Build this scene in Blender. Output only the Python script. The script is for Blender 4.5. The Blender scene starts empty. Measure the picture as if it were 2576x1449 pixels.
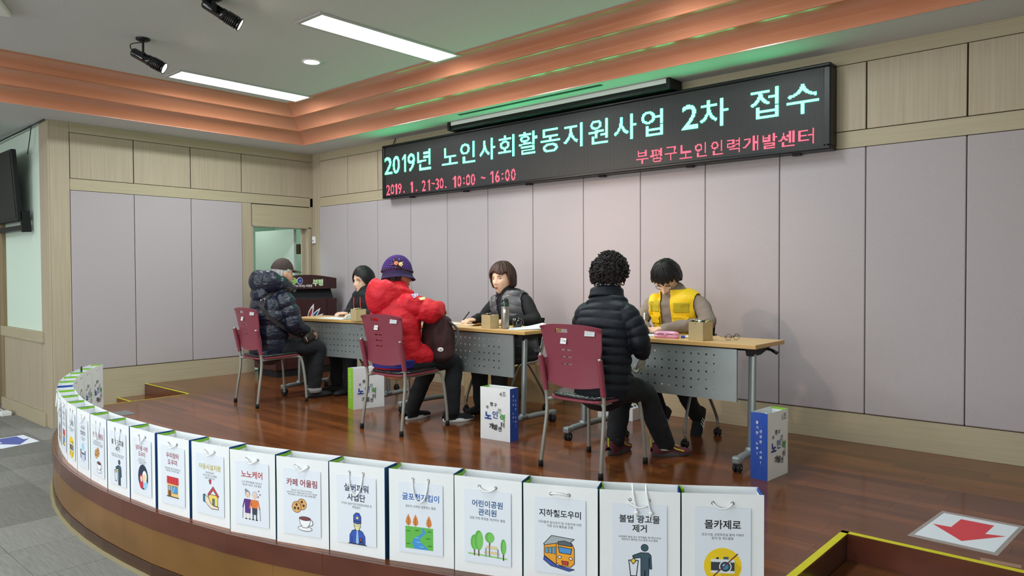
PREWARM = [('나조', 0), ('4조', 0), ('1조', 0), ('공공시설, 공중화장실 몰래 카메라', 0.004), ('탐지 및 계도활동', 0.004), ('무분별한 불법 광고 부착물을 제거함으로써', 0.004), ('깨끗하고 쾌적한 거리 환경 조성 활동', 0.004), ('지하철역 질서유지 및 이용자에 대한', 0.004), ('각종 안내 활동을 진행', 0.004), ('공원 주변 환경을 개선하는 활동', 0.004), ('굴포천 산책로 정화하는 활동', 0.004), ('구직자 일반기업 직업정보제공 및', 0.004), ('취업알선', 0.004), ('만60세 이상 어르신이 참여하는', 0.004), ('실버 바리스타 카페로 음료 및 사이드 메뉴를', 0.004), ('직접 만들고 서비스하는 제조 판매형 활동', 0.004), ('노인 취약계층을 대상으로', 0.004), ('정서적 서비스 지원 활동', 0.004), ('지역아동센터', 0.004), ('식사 및 청소 보조활동', 0.004), ('(여성만 지원가능)', 0.004), ('전통시장의 주변도 환경개선 및', 0.004), ('이용객들 길 안내 등의 활동', 0.004), ('보육시설 도우미', 0.004), ('시니어 인력 및 컨설팅', 0.004), ('기업 지원 활동', 0.004), ('활', 0.008), ('기', 0.008), ('찬', 0.008), ('노', 0.008), ('후', 0.008), ('!', 0.008), ('건', 0.008), ('강', 0.008), ('한', 0.008), ('사', 0.008), ('회', 0.008), ('나눔', 0.01), ('참여', 0.01), ('2', 0.012), ('0', 0.012), ('1', 0.012), ('9', 0.012), ('.', 0.012), ('~', 0.012), ('3', 0.012), (':', 0.012), ('6', 0.012), ('인', 0.012), ('인', 0.015), ('센', 0.015), ('부', 0.016), ('평', 0.016), ('구', 0.016), ('노', 0.016), ('인', 0.016), ('력', 0.016), ('개', 0.016), ('발', 0.016), ('센', 0.016), ('터', 0.016), ('부', 0.02), ('평', 0.02), ('구', 0.02), ('력', 0.02), ('터', 0.02), ('14', 0.02), ('33', 0.02), ('31', 0.02), ('부평', 0.02), ('2', 0.022), ('0', 0.022), ('1', 0.022), ('9', 0.022), ('년', 0.022), ('노', 0.022), ('인', 0.022), ('사', 0.022), ('회', 0.022), ('활', 0.022), ('동', 0.022), ('지', 0.022), ('원', 0.022), ('업', 0.022), ('차', 0.022), ('접', 0.022), ('수', 0.022), ('몰카제로', 0.022), ('불법 광고물', 0.022), ('제거', 0.022), ('지하철도우미', 0.022), ('어린이공원', 0.022), ('관리원', 0.022), ('굴포천지킴이', 0.022), ('실버파워', 0.022), ('사업단', 0.022), ('카페 어울림', 0.022), ('노노케어', 0.022), ('아동시설지원', 0.022), ('우리장터', 0.022), ('도우미', 0.022), ('엄마품 사랑', 0.022), ('시니어', 0.022), ('컨설턴트', 0.022), ('발', 0.025), ('개', 0.025), ('꿈이 커가는 따뜻한', 0.03), ('노', 0.045), ('부평', 0.1)]
import bpy, bmesh, math, random
import numpy as np
from mathutils import Vector, Matrix, noise
random.seed(7)
SC = bpy.context.scene
COL = bpy.context.scene.collection
PI = math.pi

# ------------------------------------------------------------ camera
def look_cam():
    cd = bpy.data.cameras.new('camera'); o = bpy.data.objects.new('camera', cd); COL.objects.link(o)
    yaw, pitch, roll = math.radians(41.767), math.radians(-1.2366), math.radians(-0.2507)
    cy, sy, cp, sp = math.cos(yaw), math.sin(yaw), math.cos(pitch), math.sin(pitch)
    f = Vector((-sy*cp, cy*cp, sp)); r = Vector((cy, sy, 0)); u = r.cross(f)
    r2 = math.cos(roll)*r + math.sin(roll)*u; u2 = -math.sin(roll)*r + math.cos(roll)*u
    M = Matrix((r2, u2, -f)).transposed().to_4x4(); M.translation = Vector((8.2838, -5.3799, 1.2))
    o.matrix_world = M
    cd.sensor_width = 36; cd.lens = 36*1834.4/2576; cd.clip_start = .05; cd.clip_end = 60
    SC.camera = o
look_cam()
SC.view_settings.view_transform = 'Standard'; SC.view_settings.look = 'None'
SC.view_settings.gamma = 1; SC.view_settings.use_curve_mapping = False
SC.view_settings.exposure = 0.0
SC.cycles.max_bounces = 8; SC.cycles.diffuse_bounces = 4; SC.cycles.glossy_bounces = 4
SC.cycles.sample_clamp_indirect = 4

# ------------------------------------------------------------ world and lights
w = bpy.data.worlds.new('world'); SC.world = w; w.use_nodes = True
w.node_tree.nodes['Background'].inputs[0].default_value = (.62, .68, .66, 1)
w.node_tree.nodes['Background'].inputs[1].default_value = 0.04
def area(name, loc, sx, sy, e, col=(1, 1, 1), rot=(0, 0, 0)):
    l = bpy.data.lights.new(name, 'AREA'); l.shape = 'RECTANGLE'; l.size = sx; l.size_y = sy; l.energy = e; l.color = col
    o = bpy.data.objects.new(name, l); COL.objects.link(o); o.location = loc; o.rotation_euler = rot; return o
COOL = (.91, .985, 1.0)
PANELS = [(x, y) for x in (1.455, 3.65, 5.85) for y in (-1.72, -4.6, -7.5)]
for x, y in PANELS:
    area('ceiling_panel_light', (x, y, 3.036), .25, 1.3, 33, COOL)
area('hall_light', (10.6, -6.0, 2.6), 1.3, .3, 40, COOL)
area('hall_light', (-2.2, -5.4, 2.6), .3, 1.3, 40, COOL)
area('added_fill_light', (5.0, -11.8, 1.3), 12, 2.2, 400, (.95, .99, 1), (math.radians(90), 0, 0))  # added fill behind the camera to brighten ceiling and walls, not a window
area('back_room_light', (-.9, -.9, 2.35), .6, .6, 16, (.9, 1, .93))
def spot(loc, tgt, e, size, blend, col):
    l = bpy.data.lights.new('spot_light', 'SPOT'); l.energy = e; l.spot_size = math.radians(size); l.spot_blend = blend
    l.color = col; l.shadow_soft_size = .05
    o = bpy.data.objects.new('spot_light', l); COL.objects.link(o); o.location = loc
    o.rotation_euler = (Vector(tgt)-Vector(loc)).to_track_quat('-Z', 'Y').to_euler()
SPOTS = [(Vector((2.27, -2.98, 2.90)), Vector((4.5, 0, 1.0))), (Vector((3.50, -2.99, 2.97)), Vector((5.2, 0, 1.05)))]
for p, t in SPOTS:
    d = (t-p).normalized(); spot(p+d*.24, t, 135, 44, .9, (1, .72, .55))

# ------------------------------------------------------------ materials
def lin(h):
    if isinstance(h, str):
        h = [int(h[i:i+2], 16)/255 for i in (0, 2, 4)]
    return tuple(c/12.92 if c <= .04045 else ((c+.055)/1.055)**2.4 for c in h)+(1,)
MATS = {}
def mat(name, col, rough=.6, metal=0, var=0, scale=(30, 30, 30), bump=0, bscale=None, rnd=0, spec=.5, bdist=.004, emis=None, est=1, coat=0, alpha=1, trans=0, detail=3, coords='Object'):
    if name in MATS: return MATS[name]
    m = bpy.data.materials.new(name); m.use_nodes = True; nt = m.node_tree; b = nt.nodes['Principled BSDF']
    c = lin(col); b.inputs['Base Color'].default_value = c; b.inputs['Roughness'].default_value = rough
    b.inputs['Metallic'].default_value = metal; b.inputs['Specular IOR Level'].default_value = spec
    b.inputs['Coat Weight'].default_value = coat; b.inputs['Coat Roughness'].default_value = .12
    b.inputs['Transmission Weight'].default_value = trans; b.inputs['Alpha'].default_value = alpha
    if emis: b.inputs['Emission Color'].default_value = tuple(emis)+(1,); b.inputs['Emission Strength'].default_value = est
    src = None
    if var or bump:
        tc = nt.nodes.new('ShaderNodeTexCoord'); mp = nt.nodes.new('ShaderNodeMapping'); mp.inputs['Scale'].default_value = scale
        nt.links.new(tc.outputs[coords], mp.inputs[0])
        n = nt.nodes.new('ShaderNodeTexNoise'); n.inputs['Scale'].default_value = 1; n.inputs['Detail'].default_value = detail
        nt.links.new(mp.outputs[0], n.inputs['Vector'])
        if var:
            mx = nt.nodes.new('ShaderNodeMix'); mx.data_type = 'RGBA'
            rr = nt.nodes.new('ShaderNodeMapRange'); rr.inputs[1].default_value = .3; rr.inputs[2].default_value = .7
            nt.links.new(n.outputs[0], rr.inputs[0]); nt.links.new(rr.outputs[0], mx.inputs[0])
            mx.inputs[6].default_value = tuple(x*(1-var) for x in c[:3])+(1,); mx.inputs[7].default_value = tuple(min(1, x*(1+var)) for x in c[:3])+(1,)
            src = mx.outputs[2]; nt.links.new(src, b.inputs['Base Color'])
        if bump:
            n2 = n
            if bscale:
                mp2 = nt.nodes.new('ShaderNodeMapping'); mp2.inputs['Scale'].default_value = bscale; nt.links.new(tc.outputs[coords], mp2.inputs[0])
                n2 = nt.nodes.new('ShaderNodeTexNoise'); n2.inputs['Scale'].default_value = 1; n2.inputs['Detail'].default_value = 3
                nt.links.new(mp2.outputs[0], n2.inputs['Vector'])
            bp = nt.nodes.new('ShaderNodeBump'); bp.inputs['Strength'].default_value = bump; bp.inputs['Distance'].default_value = bdist
            nt.links.new(n2.outputs[0], bp.inputs['Height']); nt.links.new(bp.outputs[0], b.inputs['Normal'])
    if rnd:
        oi = nt.nodes.new('ShaderNodeObjectInfo'); hs = nt.nodes.new('ShaderNodeHueSaturation')
        rr = nt.nodes.new('ShaderNodeMapRange'); rr.inputs[3].default_value = 1-rnd; rr.inputs[4].default_value = 1+rnd
        nt.links.new(oi.outputs['Random'], rr.inputs[0]); nt.links.new(rr.outputs[0], hs.inputs['Value'])
        if src: nt.links.new(src, hs.inputs['Color'])
        else: hs.inputs['Color'].default_value = c
        nt.links.new(hs.outputs[0], b.inputs['Base Color'])
    MATS[name] = m; return m
M = lambda n: MATS[n]
mat('fabric', 'b0a8ab', .95, var=.05, scale=(260, 260, 90), bump=.35, bscale=(500, 500, 160), rnd=.015, spec=.2)
mat('ash_v', 'afa18b', .55, var=.09, scale=(90, 90, 1.6), bump=.05, rnd=.02, spec=.35)
mat('ash_h', 'b0a48a', .55, var=.07, scale=(2.0, 2.0, 90), bump=.05, spec=.35)
mat('dark_gap', '3a3026', .9)
mat('orange', 'c48263', .22, var=.04, scale=(3, 3, 3), spec=.5, coat=.1)
mat('ceil', 'cfd2d3', .95, var=.03, scale=(60, 60, 60), bump=.25, bscale=(150, 150, 150), spec=.1)
mat('parquet', '6e3e1f', .17, var=.24, scale=(2.2, 14, 14), rnd=.32, spec=.32, coat=.12, bump=.02)
mat('stage_brown', '7c5626', .32, var=.22, scale=(2, 2, 3), spec=.5, coat=.2)
mat('stage_trim', '5c2c1b', .28, var=.2, scale=(4, 4, 10), spec=.5, coat=.3)
mat('stage_dark', '432819', .3, var=.15, scale=(4, 4, 10), spec=.5, coat=.2)
mat('yellow_tape', 'd2c814', .5, var=.04)
mat('carpet', '807f7a', .98, var=.14, scale=(10, 170, 170), bump=.6, bscale=(300, 300, 300), rnd=.22, spec=.05)
mat('green_wall', 'd3e4d6', .9, bump=.08, bscale=(60, 60, 60), spec=.2)
mat('room_green', 'bfd8c9', .9)
mat('door_grey', 'b9c4bb', .7)
mat('black', '0d0f12', .5, spec=.4)
mat('black_gloss', '0c0d10', .18, spec=.6)
mat('black_rub', '17181a', .65)
mat('dark_frame', '0b0d11', .35, spec=.35)
mat('white', 'e9ebec', .6)
mat('paper', 'eef1f4', .75, var=.02, scale=(5, 5, 5), bump=.08, bscale=(14, 14, 14))
mat('poster_paper', 'e4ebf6', .55)
mat('bag_green', '86c22c', .6); mat('bag_blue', '1f49a8', .6); mat('rope', 'f0f2f3', .8, bump=.5, bscale=(400, 400, 400))
mat('eyelet', '8d9296', .3, metal=1)
mat('steel', '8b8c88', .38, metal=.75); mat('chrome', 'c0c2c2', .15, metal=1)
mat('steel_leg', '9a9a93', .42, metal=.35)
mat('alu', '8f9797', .42, metal=.55, var=.03)
mat('oak_top', 'd6b07a', .38, var=.06, scale=(3, 60, 60), spec=.4); mat('oak_edge', 'c39c5e', .45)
mat('burgundy', '873e4d', .38, var=.02, bump=.15, bscale=(700, 700, 700), spec=.4)
mat('vinyl', '14181a', .12, bump=1.0, bscale=(60, 60, 60), spec=.7)
mat('mesh_black', '101214', .8)
mat('kraft', 'bba77c', .8, var=.03); mat('kraft_in', '9a8660', .85)
mat('cardboard', 'ab916a', .85, var=.04)
mat('podium', '3a1a1c', .3, var=.18, scale=(30, 30, 3), spec=.4, coat=.15); mat('podium_low', '5a3020', .35, var=.15, scale=(30, 30, 3)); mat('podium_gap', '14161c', .6)
INK = {}
def ink(h):
    if h not in INK: INK[h] = mat('ink_'+h, h, .6)
    return INK[h]

# ------------------------------------------------------------ mesh helpers
class MB:
    def __init__(s): s.v = []; s.f = []; s.m = []; s.s = []
    def add(s, vs, fs, m=0, smooth=False):
        b = len(s.v); s.v += [tuple(p) for p in vs]
        for f in fs: s.f.append(tuple(b+i for i in f)); s.m.append(m); s.s.append(smooth)
        return b
    def box(s, x0, x1, y0, y1, z0, z1, m=0, mt=None):
        vs = [(x, y, z) for z in (z0, z1) for y in (y0, y1) for x in (x0, x1)]
        if mt: vs = [mt @ Vector(p) for p in vs]
        s.add(vs, [(0, 2, 3, 1), (4, 5, 7, 6), (0, 1, 5, 4), (2, 6, 7, 3), (0, 4, 6, 2), (1, 3, 7, 5)], m)
    def prism(s, pts, z0, z1, m=0, axis='z', mt=None):
        n = len(pts); A = []
        for z in (z0, z1):
            for p in pts:
                q = (p[0], p[1], z) if axis == 'z' else ((p[0], z, p[1]) if axis == 'y' else (z, p[0], p[1]))
                A.append(mt @ Vector(q) if mt else q)
        s.add(A, [tuple(range(n))[::-1], tuple(range(n, 2*n))]+[(i, (i+1) % n, n+(i+1) % n, n+i) for i in range(n)], m)
    def tube(s, path, r, n=10, m=0, cap=True, smooth=True):
        P = [Vector(p) for p in path]; R = r if isinstance(r, (list, tuple)) else [r]*len(P)
        vs = []; ref = None
        for i, p in enumerate(P):
            t = (P[min(i+1, len(P)-1)]-P[max(i-1, 0)]).normalized()
            if ref is None:
                ref = t.orthogonal().normalized()
            ref = (ref-t*ref.dot(t)).normalized(); bb = t.cross(ref)
            rr = R[i]; ra, rb = rr if isinstance(rr, (tuple, list)) else (rr, rr)
            for k in range(n):
                a = 2*PI*k/n; vs.append(p+ref*math.cos(a)*ra+bb*math.sin(a)*rb)
        fs = [(i*n+k, i*n+(k+1) % n, (i+1)*n+(k+1) % n, (i+1)*n+k) for i in range(len(P)-1) for k in range(n)]
        s.add(vs, fs, m, smooth)
        if cap:
            s.add(vs[:n], [tuple(range(n))[::-1]], m); s.add(vs[-n:], [tuple(range(n))], m)
    def lathe(s, prof, c=(0, 0, 0), n=20, m=0, mt=None, smooth=True):
        vs = []
        for r, z in prof:
            for k in range(n):
                a = 2*PI*k/n; p = Vector((r*math.cos(a), r*math.sin(a), z)); p = (mt @ p) if mt else p+Vector(c); vs.append(p)
        s.add(vs, [(i*n+k, i*n+(k+1) % n, (i+1)*n+(k+1) % n, (i+1)*n+k) for i in range(len(prof)-1) for k in range(n)], m, smooth)
    def ell(s, c, r, m=0, mt=None, nu=14, nv=9):
        vs = []
        for j in range(nv+1):
            t = PI*j/nv
            for i in range(nu):
                a = 2*PI*i/nu; p = Vector((c[0]+r[0]*math.sin(t)*math.cos(a), c[1]+r[1]*math.sin(t)*math.sin(a), c[2]+r[2]*math.cos(t)))
                vs.append(mt @ p if mt else p)
        s.add(vs, [(j*nu+i, (j+1)*nu+i, (j+1)*nu+(i+1) % nu, j*nu+(i+1) % nu) for j in range(nv) for i in range(nu)], m, True)
    def mesh(s, name, mats):
        me = bpy.data.meshes.new(name); me.from_pydata(s.v, [], s.f)
        for x in mats: me.materials.append(x)
        me.polygons.foreach_set('material_index', s.m); me.polygons.foreach_set('use_smooth', s.s); me.update(); return me
    def build(s, name, mats, parent=None, bevel=0, **k):
        if not isinstance(mats, (list, tuple)): mats = [mats]
        return link(name, s.mesh(name, mats), parent, bevel, **k)
def link(name, me, parent=None, bevel=0, loc=None, **props):
    o = bpy.data.objects.new(name, me); COL.objects.link(o); o.parent = parent
    if loc: o.location = loc
    if bevel:
        b = o.modifiers.new('bevel', 'BEVEL'); b.width = bevel; b.segments = 2; b.limit_method = 'ANGLE'
    for k, v in props.items(): o[k] = v
    return o
def thing(name, label, cat, loc=(0, 0, 0), rz=0, group=None):
    o = bpy.data.objects.new(name, None); COL.objects.link(o); o.location = loc; o.rotation_euler = (0, 0, rz)
    o.empty_display_size = .1; o['label'] = label; o['category'] = cat
    if group: o['group'] = group
    return o
def tag(o, label, cat, group=None):
    o['label'] = label; o['category'] = cat
    if group: o['group'] = group
    return o
def copy_tree(o, parent=None):
    c = o.copy(); COL.objects.link(c); c.parent = parent
    for ch in list(o.children): copy_tree(ch, c)
    return c
def bezier(p0, p1, p2, p3, n=10):
    p0, p1, p2, p3 = map(Vector, (p0, p1, p2, p3)); o = []
    for i in range(n+1):
        t = i/n; o.append(p0*(1-t)**3+p1*3*t*(1-t)**2+p2*3*t*t*(1-t)+p3*t**3)
    return o
def spline(pts, k=6):
    P = [Vector(p) for p in pts]; P = [2*P[0]-P[1]]+P+[2*P[-1]-P[-2]]; o = []
    for i in range(1, len(P)-2):
        for j in range(k):
            t = j/k; a, b, c, d = P[i-1:i+3]
            o.append(.5*((2*b)+(c-a)*t+(2*a-5*b+4*c-d)*t*t+(3*b-a-3*c+d)*t**3))
    o.append(P[-2]); return o

# text as flat mesh, cached: verts normalised to their bounding box
TXT = {}
_tc = bpy.data.curves.new('lettering', 'FONT'); _to = bpy.data.objects.new('lettering', _tc)
def glyphs(body, bold=0):
    key = (body, bold)
    if key in TXT: return TXT[key]
    COL.objects.link(_to)
    _tc.body = body; _tc.offset = bold; _tc.resolution_u = 3; _tc.fill_mode = 'FRONT'
    dg = bpy.context.evaluated_depsgraph_get()
    ev = _to.evaluated_get(dg); me = ev.to_mesh(); me.calc_loop_triangles()
    v = np.array([x.co[:2] for x in me.vertices]); t = [tuple(x.vertices) for x in me.loop_triangles]
    ev.to_mesh_clear(); COL.objects.unlink(_to)
    lo = v.min(0); hi = v.max(0); TXT[key] = (v-lo, t, hi-lo); return TXT[key]
def prewarm(keys):      # all strings of one weight in a single text block, one per line, then split again
    for bd in sorted({k[1] for k in keys}):
        ks = [k for k in keys if k[1] == bd]
        COL.objects.link(_to); _tc.body = '\n'.join(k[0] for k in ks); _tc.offset = bd; _tc.resolution_u = 3; _tc.space_line = 2.0
        ev = _to.evaluated_get(bpy.context.evaluated_depsgraph_get()); me = ev.to_mesh(); me.calc_loop_triangles()
        v = np.array([x.co[:2] for x in me.vertices]); t = np.array([tuple(x.vertices) for x in me.loop_triangles])
        ev.to_mesh_clear(); COL.objects.unlink(_to)
        row = np.round((-(v[:, 1]-.35))/2).astype(int)
        for i, k in enumerate(ks):
            idx = np.where(row == i)[0]; mp_ = -np.ones(len(v), int); mp_[idx] = np.arange(len(idx))
            tt = t[row[t[:, 0]] == i]; vv = v[idx]; lo = vv.min(0); hi = vv.max(0)
            TXT[k] = (vv-lo, [tuple(int(q) for q in mp_[r]) for r in tt], hi-lo)
    _tc.space_line = 1.0
prewarm([tuple(k) for k in PREWARM])
# ============================================================ SETTING
H, ZB, ZP, ZU0, ZU1, HALL, CE = 2.739, .207, 2.054, 2.174, 2.637, -.35, 3.05
def struct(name, mb, mats, bevel=0):
    o = mb.build(name, mats, None, bevel); o['kind'] = 'structure'; return o
def panel_box(name, parent, m, x0, x1, y0, y1, z0, z1, bev=.006, label=None):
    mb = MB(); mb.box(x0, x1, y0, y1, z0, z1); o = mb.build(name, m, parent, bev)
    if label: o['label'] = label
    return o
XR = 8.25
S = lambda k: .7719+k*.5979
# back wall (plane y=0; pieces stand proud by 2 cm, joints recessed)
mb = MB(); mb.box(-.1, 13, .02, .14, HALL, 3.3)
wall_back = struct('wall_back', mb, M('dark_gap'))
G = .0025
panel_box('corner_board', wall_back, M('ash_v'), 0, .174-G, 0, .02, 0, H, .002)
panel_box('base_board', wall_back, M('ash_h'), .174, XR, -.004, .02, 0, ZB-G, .002)
panel_box('rail', wall_back, M('ash_h'), .174, XR, 0, .02, ZP+G, ZU0-G, .002)
panel_box('rail', wall_back, M('ash_h'), .174, XR, 0, .02, ZU1+G, H, .002)
for k in range(-1, 13):
    a, b = S(k)+G, min(S(k+1)-G, XR)
    if a < XR:
        panel_box('fabric_panel', wall_back, M('fabric'), a, b, -.012, .02, ZB+G, ZP-G, .007)
        panel_box('upper_panel', wall_back, M('ash_v'), a+G, b-G, -.002, .02, ZU0+G, ZU1-G, .002)
# left wall (plane x=0)
mb = MB(); mb.box(-.14, -.02, -3.01, -.86, HALL, 3.3); mb.box(-.14, -.02, -.86, .02, 1.79, 3.3); mb.box(-.14, -.02, -.03, .02, HALL, 1.8)
mb.box(-.14, -.02, -.86, -.03, HALL, 0)
wall_left = struct('wall_left', mb, M('dark_gap'))
L = lambda k: -(2.8305-k*.6157)
panel_box('corner_board', wall_left, M('ash_v'), -.02, 0, -3.01, L(0)-G, HALL, H, .002)
panel_box('base_board', wall_left, M('ash_h'), -.02, .004, L(0), -.86, HALL, ZB-G, .002)
panel_box('rail', wall_left, M('ash_h'), -.02, 0, L(0), 0, ZP+G, ZU0-G, .002)
panel_box('rail', wall_left, M('ash_h'), -.02, 0, L(0), 0, ZU1+G, H, .002)
for k in range(3):
    panel_box('fabric_panel', wall_left, M('fabric'), -.02, .012, L(k)+G, L(k+1)-G, ZB+G, ZP-G, .007)
    panel_box('upper_panel', wall_left, M('ash_v'), -.02, .002, L(k)+2*G, L(k+1)-2*G, ZU0+G, ZU1-G, .002)
panel_box('upper_panel', wall_left, M('ash_v'), -.02, .002, L(3)+2*G, -.04, ZU0+G, ZU1-G, .002)
panel_box('door_jamb_board', wall_left, M('ash_v'), -.02, 0, L(3)+G, -.86, ZB, ZP, .002)
panel_box('header_board', wall_left, M('ash_h'), -.02, .002, -.85, -.025, 1.79, 2.046, .002)
panel_box('corner_strip', wall_left, M('ash_v'), -.02, 0, -.038, 0, 1.79, ZU0, .001); panel_box('corner_strip', wall_left, M('ash_v'), -.02, 0, -.038, 0, ZU0, ZU1, .001); panel_box('corner_strip', wall_left, M('ash_v'), -.02, 0, -.02, 0, 0, 1.79, .001)
# door in the corner, opened into the room behind
d1 = MB()
for a, b in ((-.86, -.84), (-.075, -.03)): d1.box(-.16, .004, a, b, 0, 1.79)
d1.box(-.16, .004, -.86, -.03, 1.775, 1.795)
d1.box(-.10, -.075, -.12, -.075, 0, 1.78)
door_1 = struct('door_1', d1, M('ash_v'), .002)
lf = MB(); lf.box(-.90, 0, -.02, .02, .01, 1.775, mt=Matrix.Translation((-.20, -.14, 0)) @ Matrix.Rotation(math.radians(3), 4, 'Z'))
leaf = lf.build('door_leaf', M('door_grey'), door_1, .003)
hg = MB(); hg.box(-.205, -.13, -.125, -.085, 1.45, 1.58); hg.build('hinge', mat('bronze', '4b4030', .4, metal=.8), door_1, .003)
rm = MB(); rm.box(-1.9, -1.8, -1.7, .6, HALL, 2.5); rm.box(-1.9, -.14, .5, .6, HALL, 2.5); rm.box(-1.9, -.14, -1.8, -1.7, HALL, 2.5); rm.box(-1.9, -.14, -1.8, .6, 2.5, 2.6); rm.box(-1.9, -.14, -1.8, .6, -.1, 0)
rm.box(-.16, -.14, .02, .6, HALL, 2.5)
struct('wall_back_room', rm, M('room_green'))
# hall wall left of the stage (plane y=-3.01)
mb = MB(); mb.box(-2.6, -1.72, -3.0, -2.9, 1.79, 3.3); mb.box(-1.72, -.02, -3.0, -2.9, HALL, 3.3); mb.box(-5, -2.6, -3.0, -2.9, HALL, 3.3)
wall_hall = struct('wall_hall', mb, M('green_wall'))
panel_box('corner_board', wall_hall, M('ash_v'), -.272, 0, -3.025, -3.0105, HALL, H, .002)
panel_box('cap_rail', wall_hall, M('ash_h'), -1.72, -.2, -3.045, -2.99, .50, .61, .004)
panel_box('base_board', wall_hall, M('ash_h'), -1.72, -.15, -3.05, -2.99, HALL, HALL+.14, .004)
for i in range(6):
    x1 = -.272-.235*i; panel_box('wainscot_plank', wall_hall, M('ash_v'), max(x1-.235+G, -1.70), x1-G, -3.03, -2.99, HALL+.14, .50, .004)
d2 = MB(); d2.box(-1.72, -1.62, -3.04, -2.95, HALL, 1.86); d2.box(-2.7, -1.62, -3.04, -2.95, 1.78, 1.86); d2.box(-2.7, -2.6, -3.04, -2.95, HALL, 1.86)
door_2 = struct('door_2', d2, mat('door_wood', '8d7a5a', .5, var=.1, scale=(60, 60, 2)), .003)
lf = MB(); lf.box(-2.6, -1.72, -2.98, -2.94, HALL, 1.78); lf.build('door_leaf', mat('door_brown', '7d6a4e', .5), door_2)
# remaining hall walls, outside the frame
for nm, b in (('wall_right', (XR, XR+.1, -3.01, .02, HALL, 3.3)), ('wall_hall_right', (XR, 13, -3.01, -2.91, HALL, 3.3)), ('wall_far_left', (-5.1, -5, -12, -2.9, HALL, 3.3)), ('wall_far_right', (13, 13.1, -12, -2.9, HALL, 3.3)), ('wall_front', (-5, 13, -12.1, -12, HALL, 3.3))):
    mb = MB(); mb.box(*b); struct(nm, mb, mat('hall_plain', 'cfcdc2', .9))
# ceiling: low soffit ring + raised field + three-step cove
AX, AY, BX, BY = .575, -.49, 12.2, -11.0
mb = MB()
mb.box(-5, 13, AY, .14, H, H+.1); mb.box(-5, AX, -12, AY, H, H+.1); mb.box(BX, 13, -12, AY, H, H+.1); mb.box(AX, BX, -12, BY, H, H+.1)
mb.box(AX-.02, BX+.02, BY-.02, AY+.02, CE, CE+.1)
ceiling = struct('ceiling', mb, M('ceil'))
prof = []
K = [(0, H-.012), (.02, H-.012)]
steps = [(.0, H), (.185, 2.852), (.37, 2.958), (.55, CE)]
for i in range(3):
    (s0, z0), (s1, z1) = steps[i], steps[i+1]
    seg = []
    for j in range(11):          # S-shaped: convex nose then concave hollow
        t = j/10
        a = t*PI/2
        zz = z0+(z1-z0)*math.sin(a); ss = s0+(s1-s0)*(1-math.cos(a))
        # blend of cove and straight
        zz = .62*zz+.38*(z0+(z1-z0)*t); ss = .62*ss+.38*(s0+(s1-s0)*t)
        seg.append((ss, zz))
    prof.append(seg)
mb = MB()
def ring(s): return [(AX+s, AY-s), (BX-s, AY-s), (BX-s, BY+s), (AX+s, BY+s)]
def sweep(p0, p1, smooth=True):
    a = ring(p0[0]); b = ring(p1[0])
    for i in range(4):
        j = (i+1) % 4
        mb.add([(a[i][0], a[i][1], p0[1]), (a[j][0], a[j][1], p0[1]), (b[j][0], b[j][1], p1[1]), (b[i][0], b[i][1], p1[1])], [(0, 1, 2, 3)], 0, False)
allp = [(-.012, H), (-.012, H-.006), (0, H-.008)]
for seg in prof:
    allp += seg
    allp.append((seg[-1][0]+.0015, seg[-1][1]-.004))
allp += [(.575, CE-.014), (.575, CE)]
for i in range(len(allp)-1): sweep(allp[i], allp[i+1])
struct('trim_cove', mb, M('orange'))
# ceiling slot, projector screen case
mb = MB(); mb.box(3.14, 4.82, -.40, -.365, H-.004, H+.002); tag(mb.build('ceiling_slot', M('black')), 'long narrow black slot in the ceiling above the signboard', 'slot')
t = thing('projector_screen', 'black retracted projector screen case with white bar above the signboard', 'projector screen', (2.79, 0, 0))
mb = MB(); mb.box(0, 2.56, -.20, -.03, 2.652, 2.70); mb.build('case', M('dark_frame'), t, .004)
mb = MB(); mb.box(.04, 2.53, -.205, -.05, 2.70, 2.737); mb.build('bottom_bar', M('white'), t, .003)
for x in (0, 2.53):
    mb = MB(); mb.box(x, x+.035, -.215, -.03, 2.655, 2.738); mb.build('end_cap', M('black'), t, .003)

# ------------------------------------------------------------ stage
ARC = [(7.22, -2.82), (6.98, -3.0), (6.714, -3.145), (6.442, -3.272), (6.164, -3.385), (5.884, -3.487), (5.602, -3.582), (5.335, -3.667), (5.057, -3.737), (4.75, -3.79), (4.465, -3.832), (4.163, -3.855), (3.893, -3.866), (3.619, -3.865), (3.333, -3.85), (3.07, -3.822), (2.8, -3.777), (2.53, -3.715), (2.28, -3.645), (2.03, -3.56), (1.78, -3.455), (1.54, -3.34), (1.31, -3.20), (1.09, -3.035), (1.03, -2.98)]
E_ = .02
def outn(i):
    a = Vector(ARC[max(i-1, 0)]); b = Vector(ARC[min(i+1, len(ARC)-1)]); d = (b-a).normalized(); return Vector((d.y, -d.x))*-1
EDGE = []
for i, p in enumerate(ARC):
    n = outn(i); n = n if n.y < 0 else -n
    if i in (0, len(ARC)-1): n = Vector((0, -1))
    EDGE.append((p[0]+n.x*E_, p[1]+n.y*E_))
def offs(dd):
    o = []
    for i, p in enumerate(EDGE):
        n = outn(i); n = n if n.y < 0 else -n
        o.append((p[0]+n.x*dd, p[1]+n.y*dd) if 0 < i < len(EDGE)-1 else (p[0], p[1]-dd))
    return o
CUTR, CUTL = -1.90, -2.13
poly = [(XR, 0), (0, 0), (0, CUTL), (1.03, CUTL)]
outline = [(XR, 0.015), (0.0, 0.015), (0.0, CUTL), (1.03, CUTL)]+EDGE[::-1]+[(7.22, CUTR), (XR, CUTR)]
mb = MB(); mb.prism(outline[::-1], HALL, -.012)
stage = struct('stage_platform', mb, M('stage_dark'))
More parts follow.
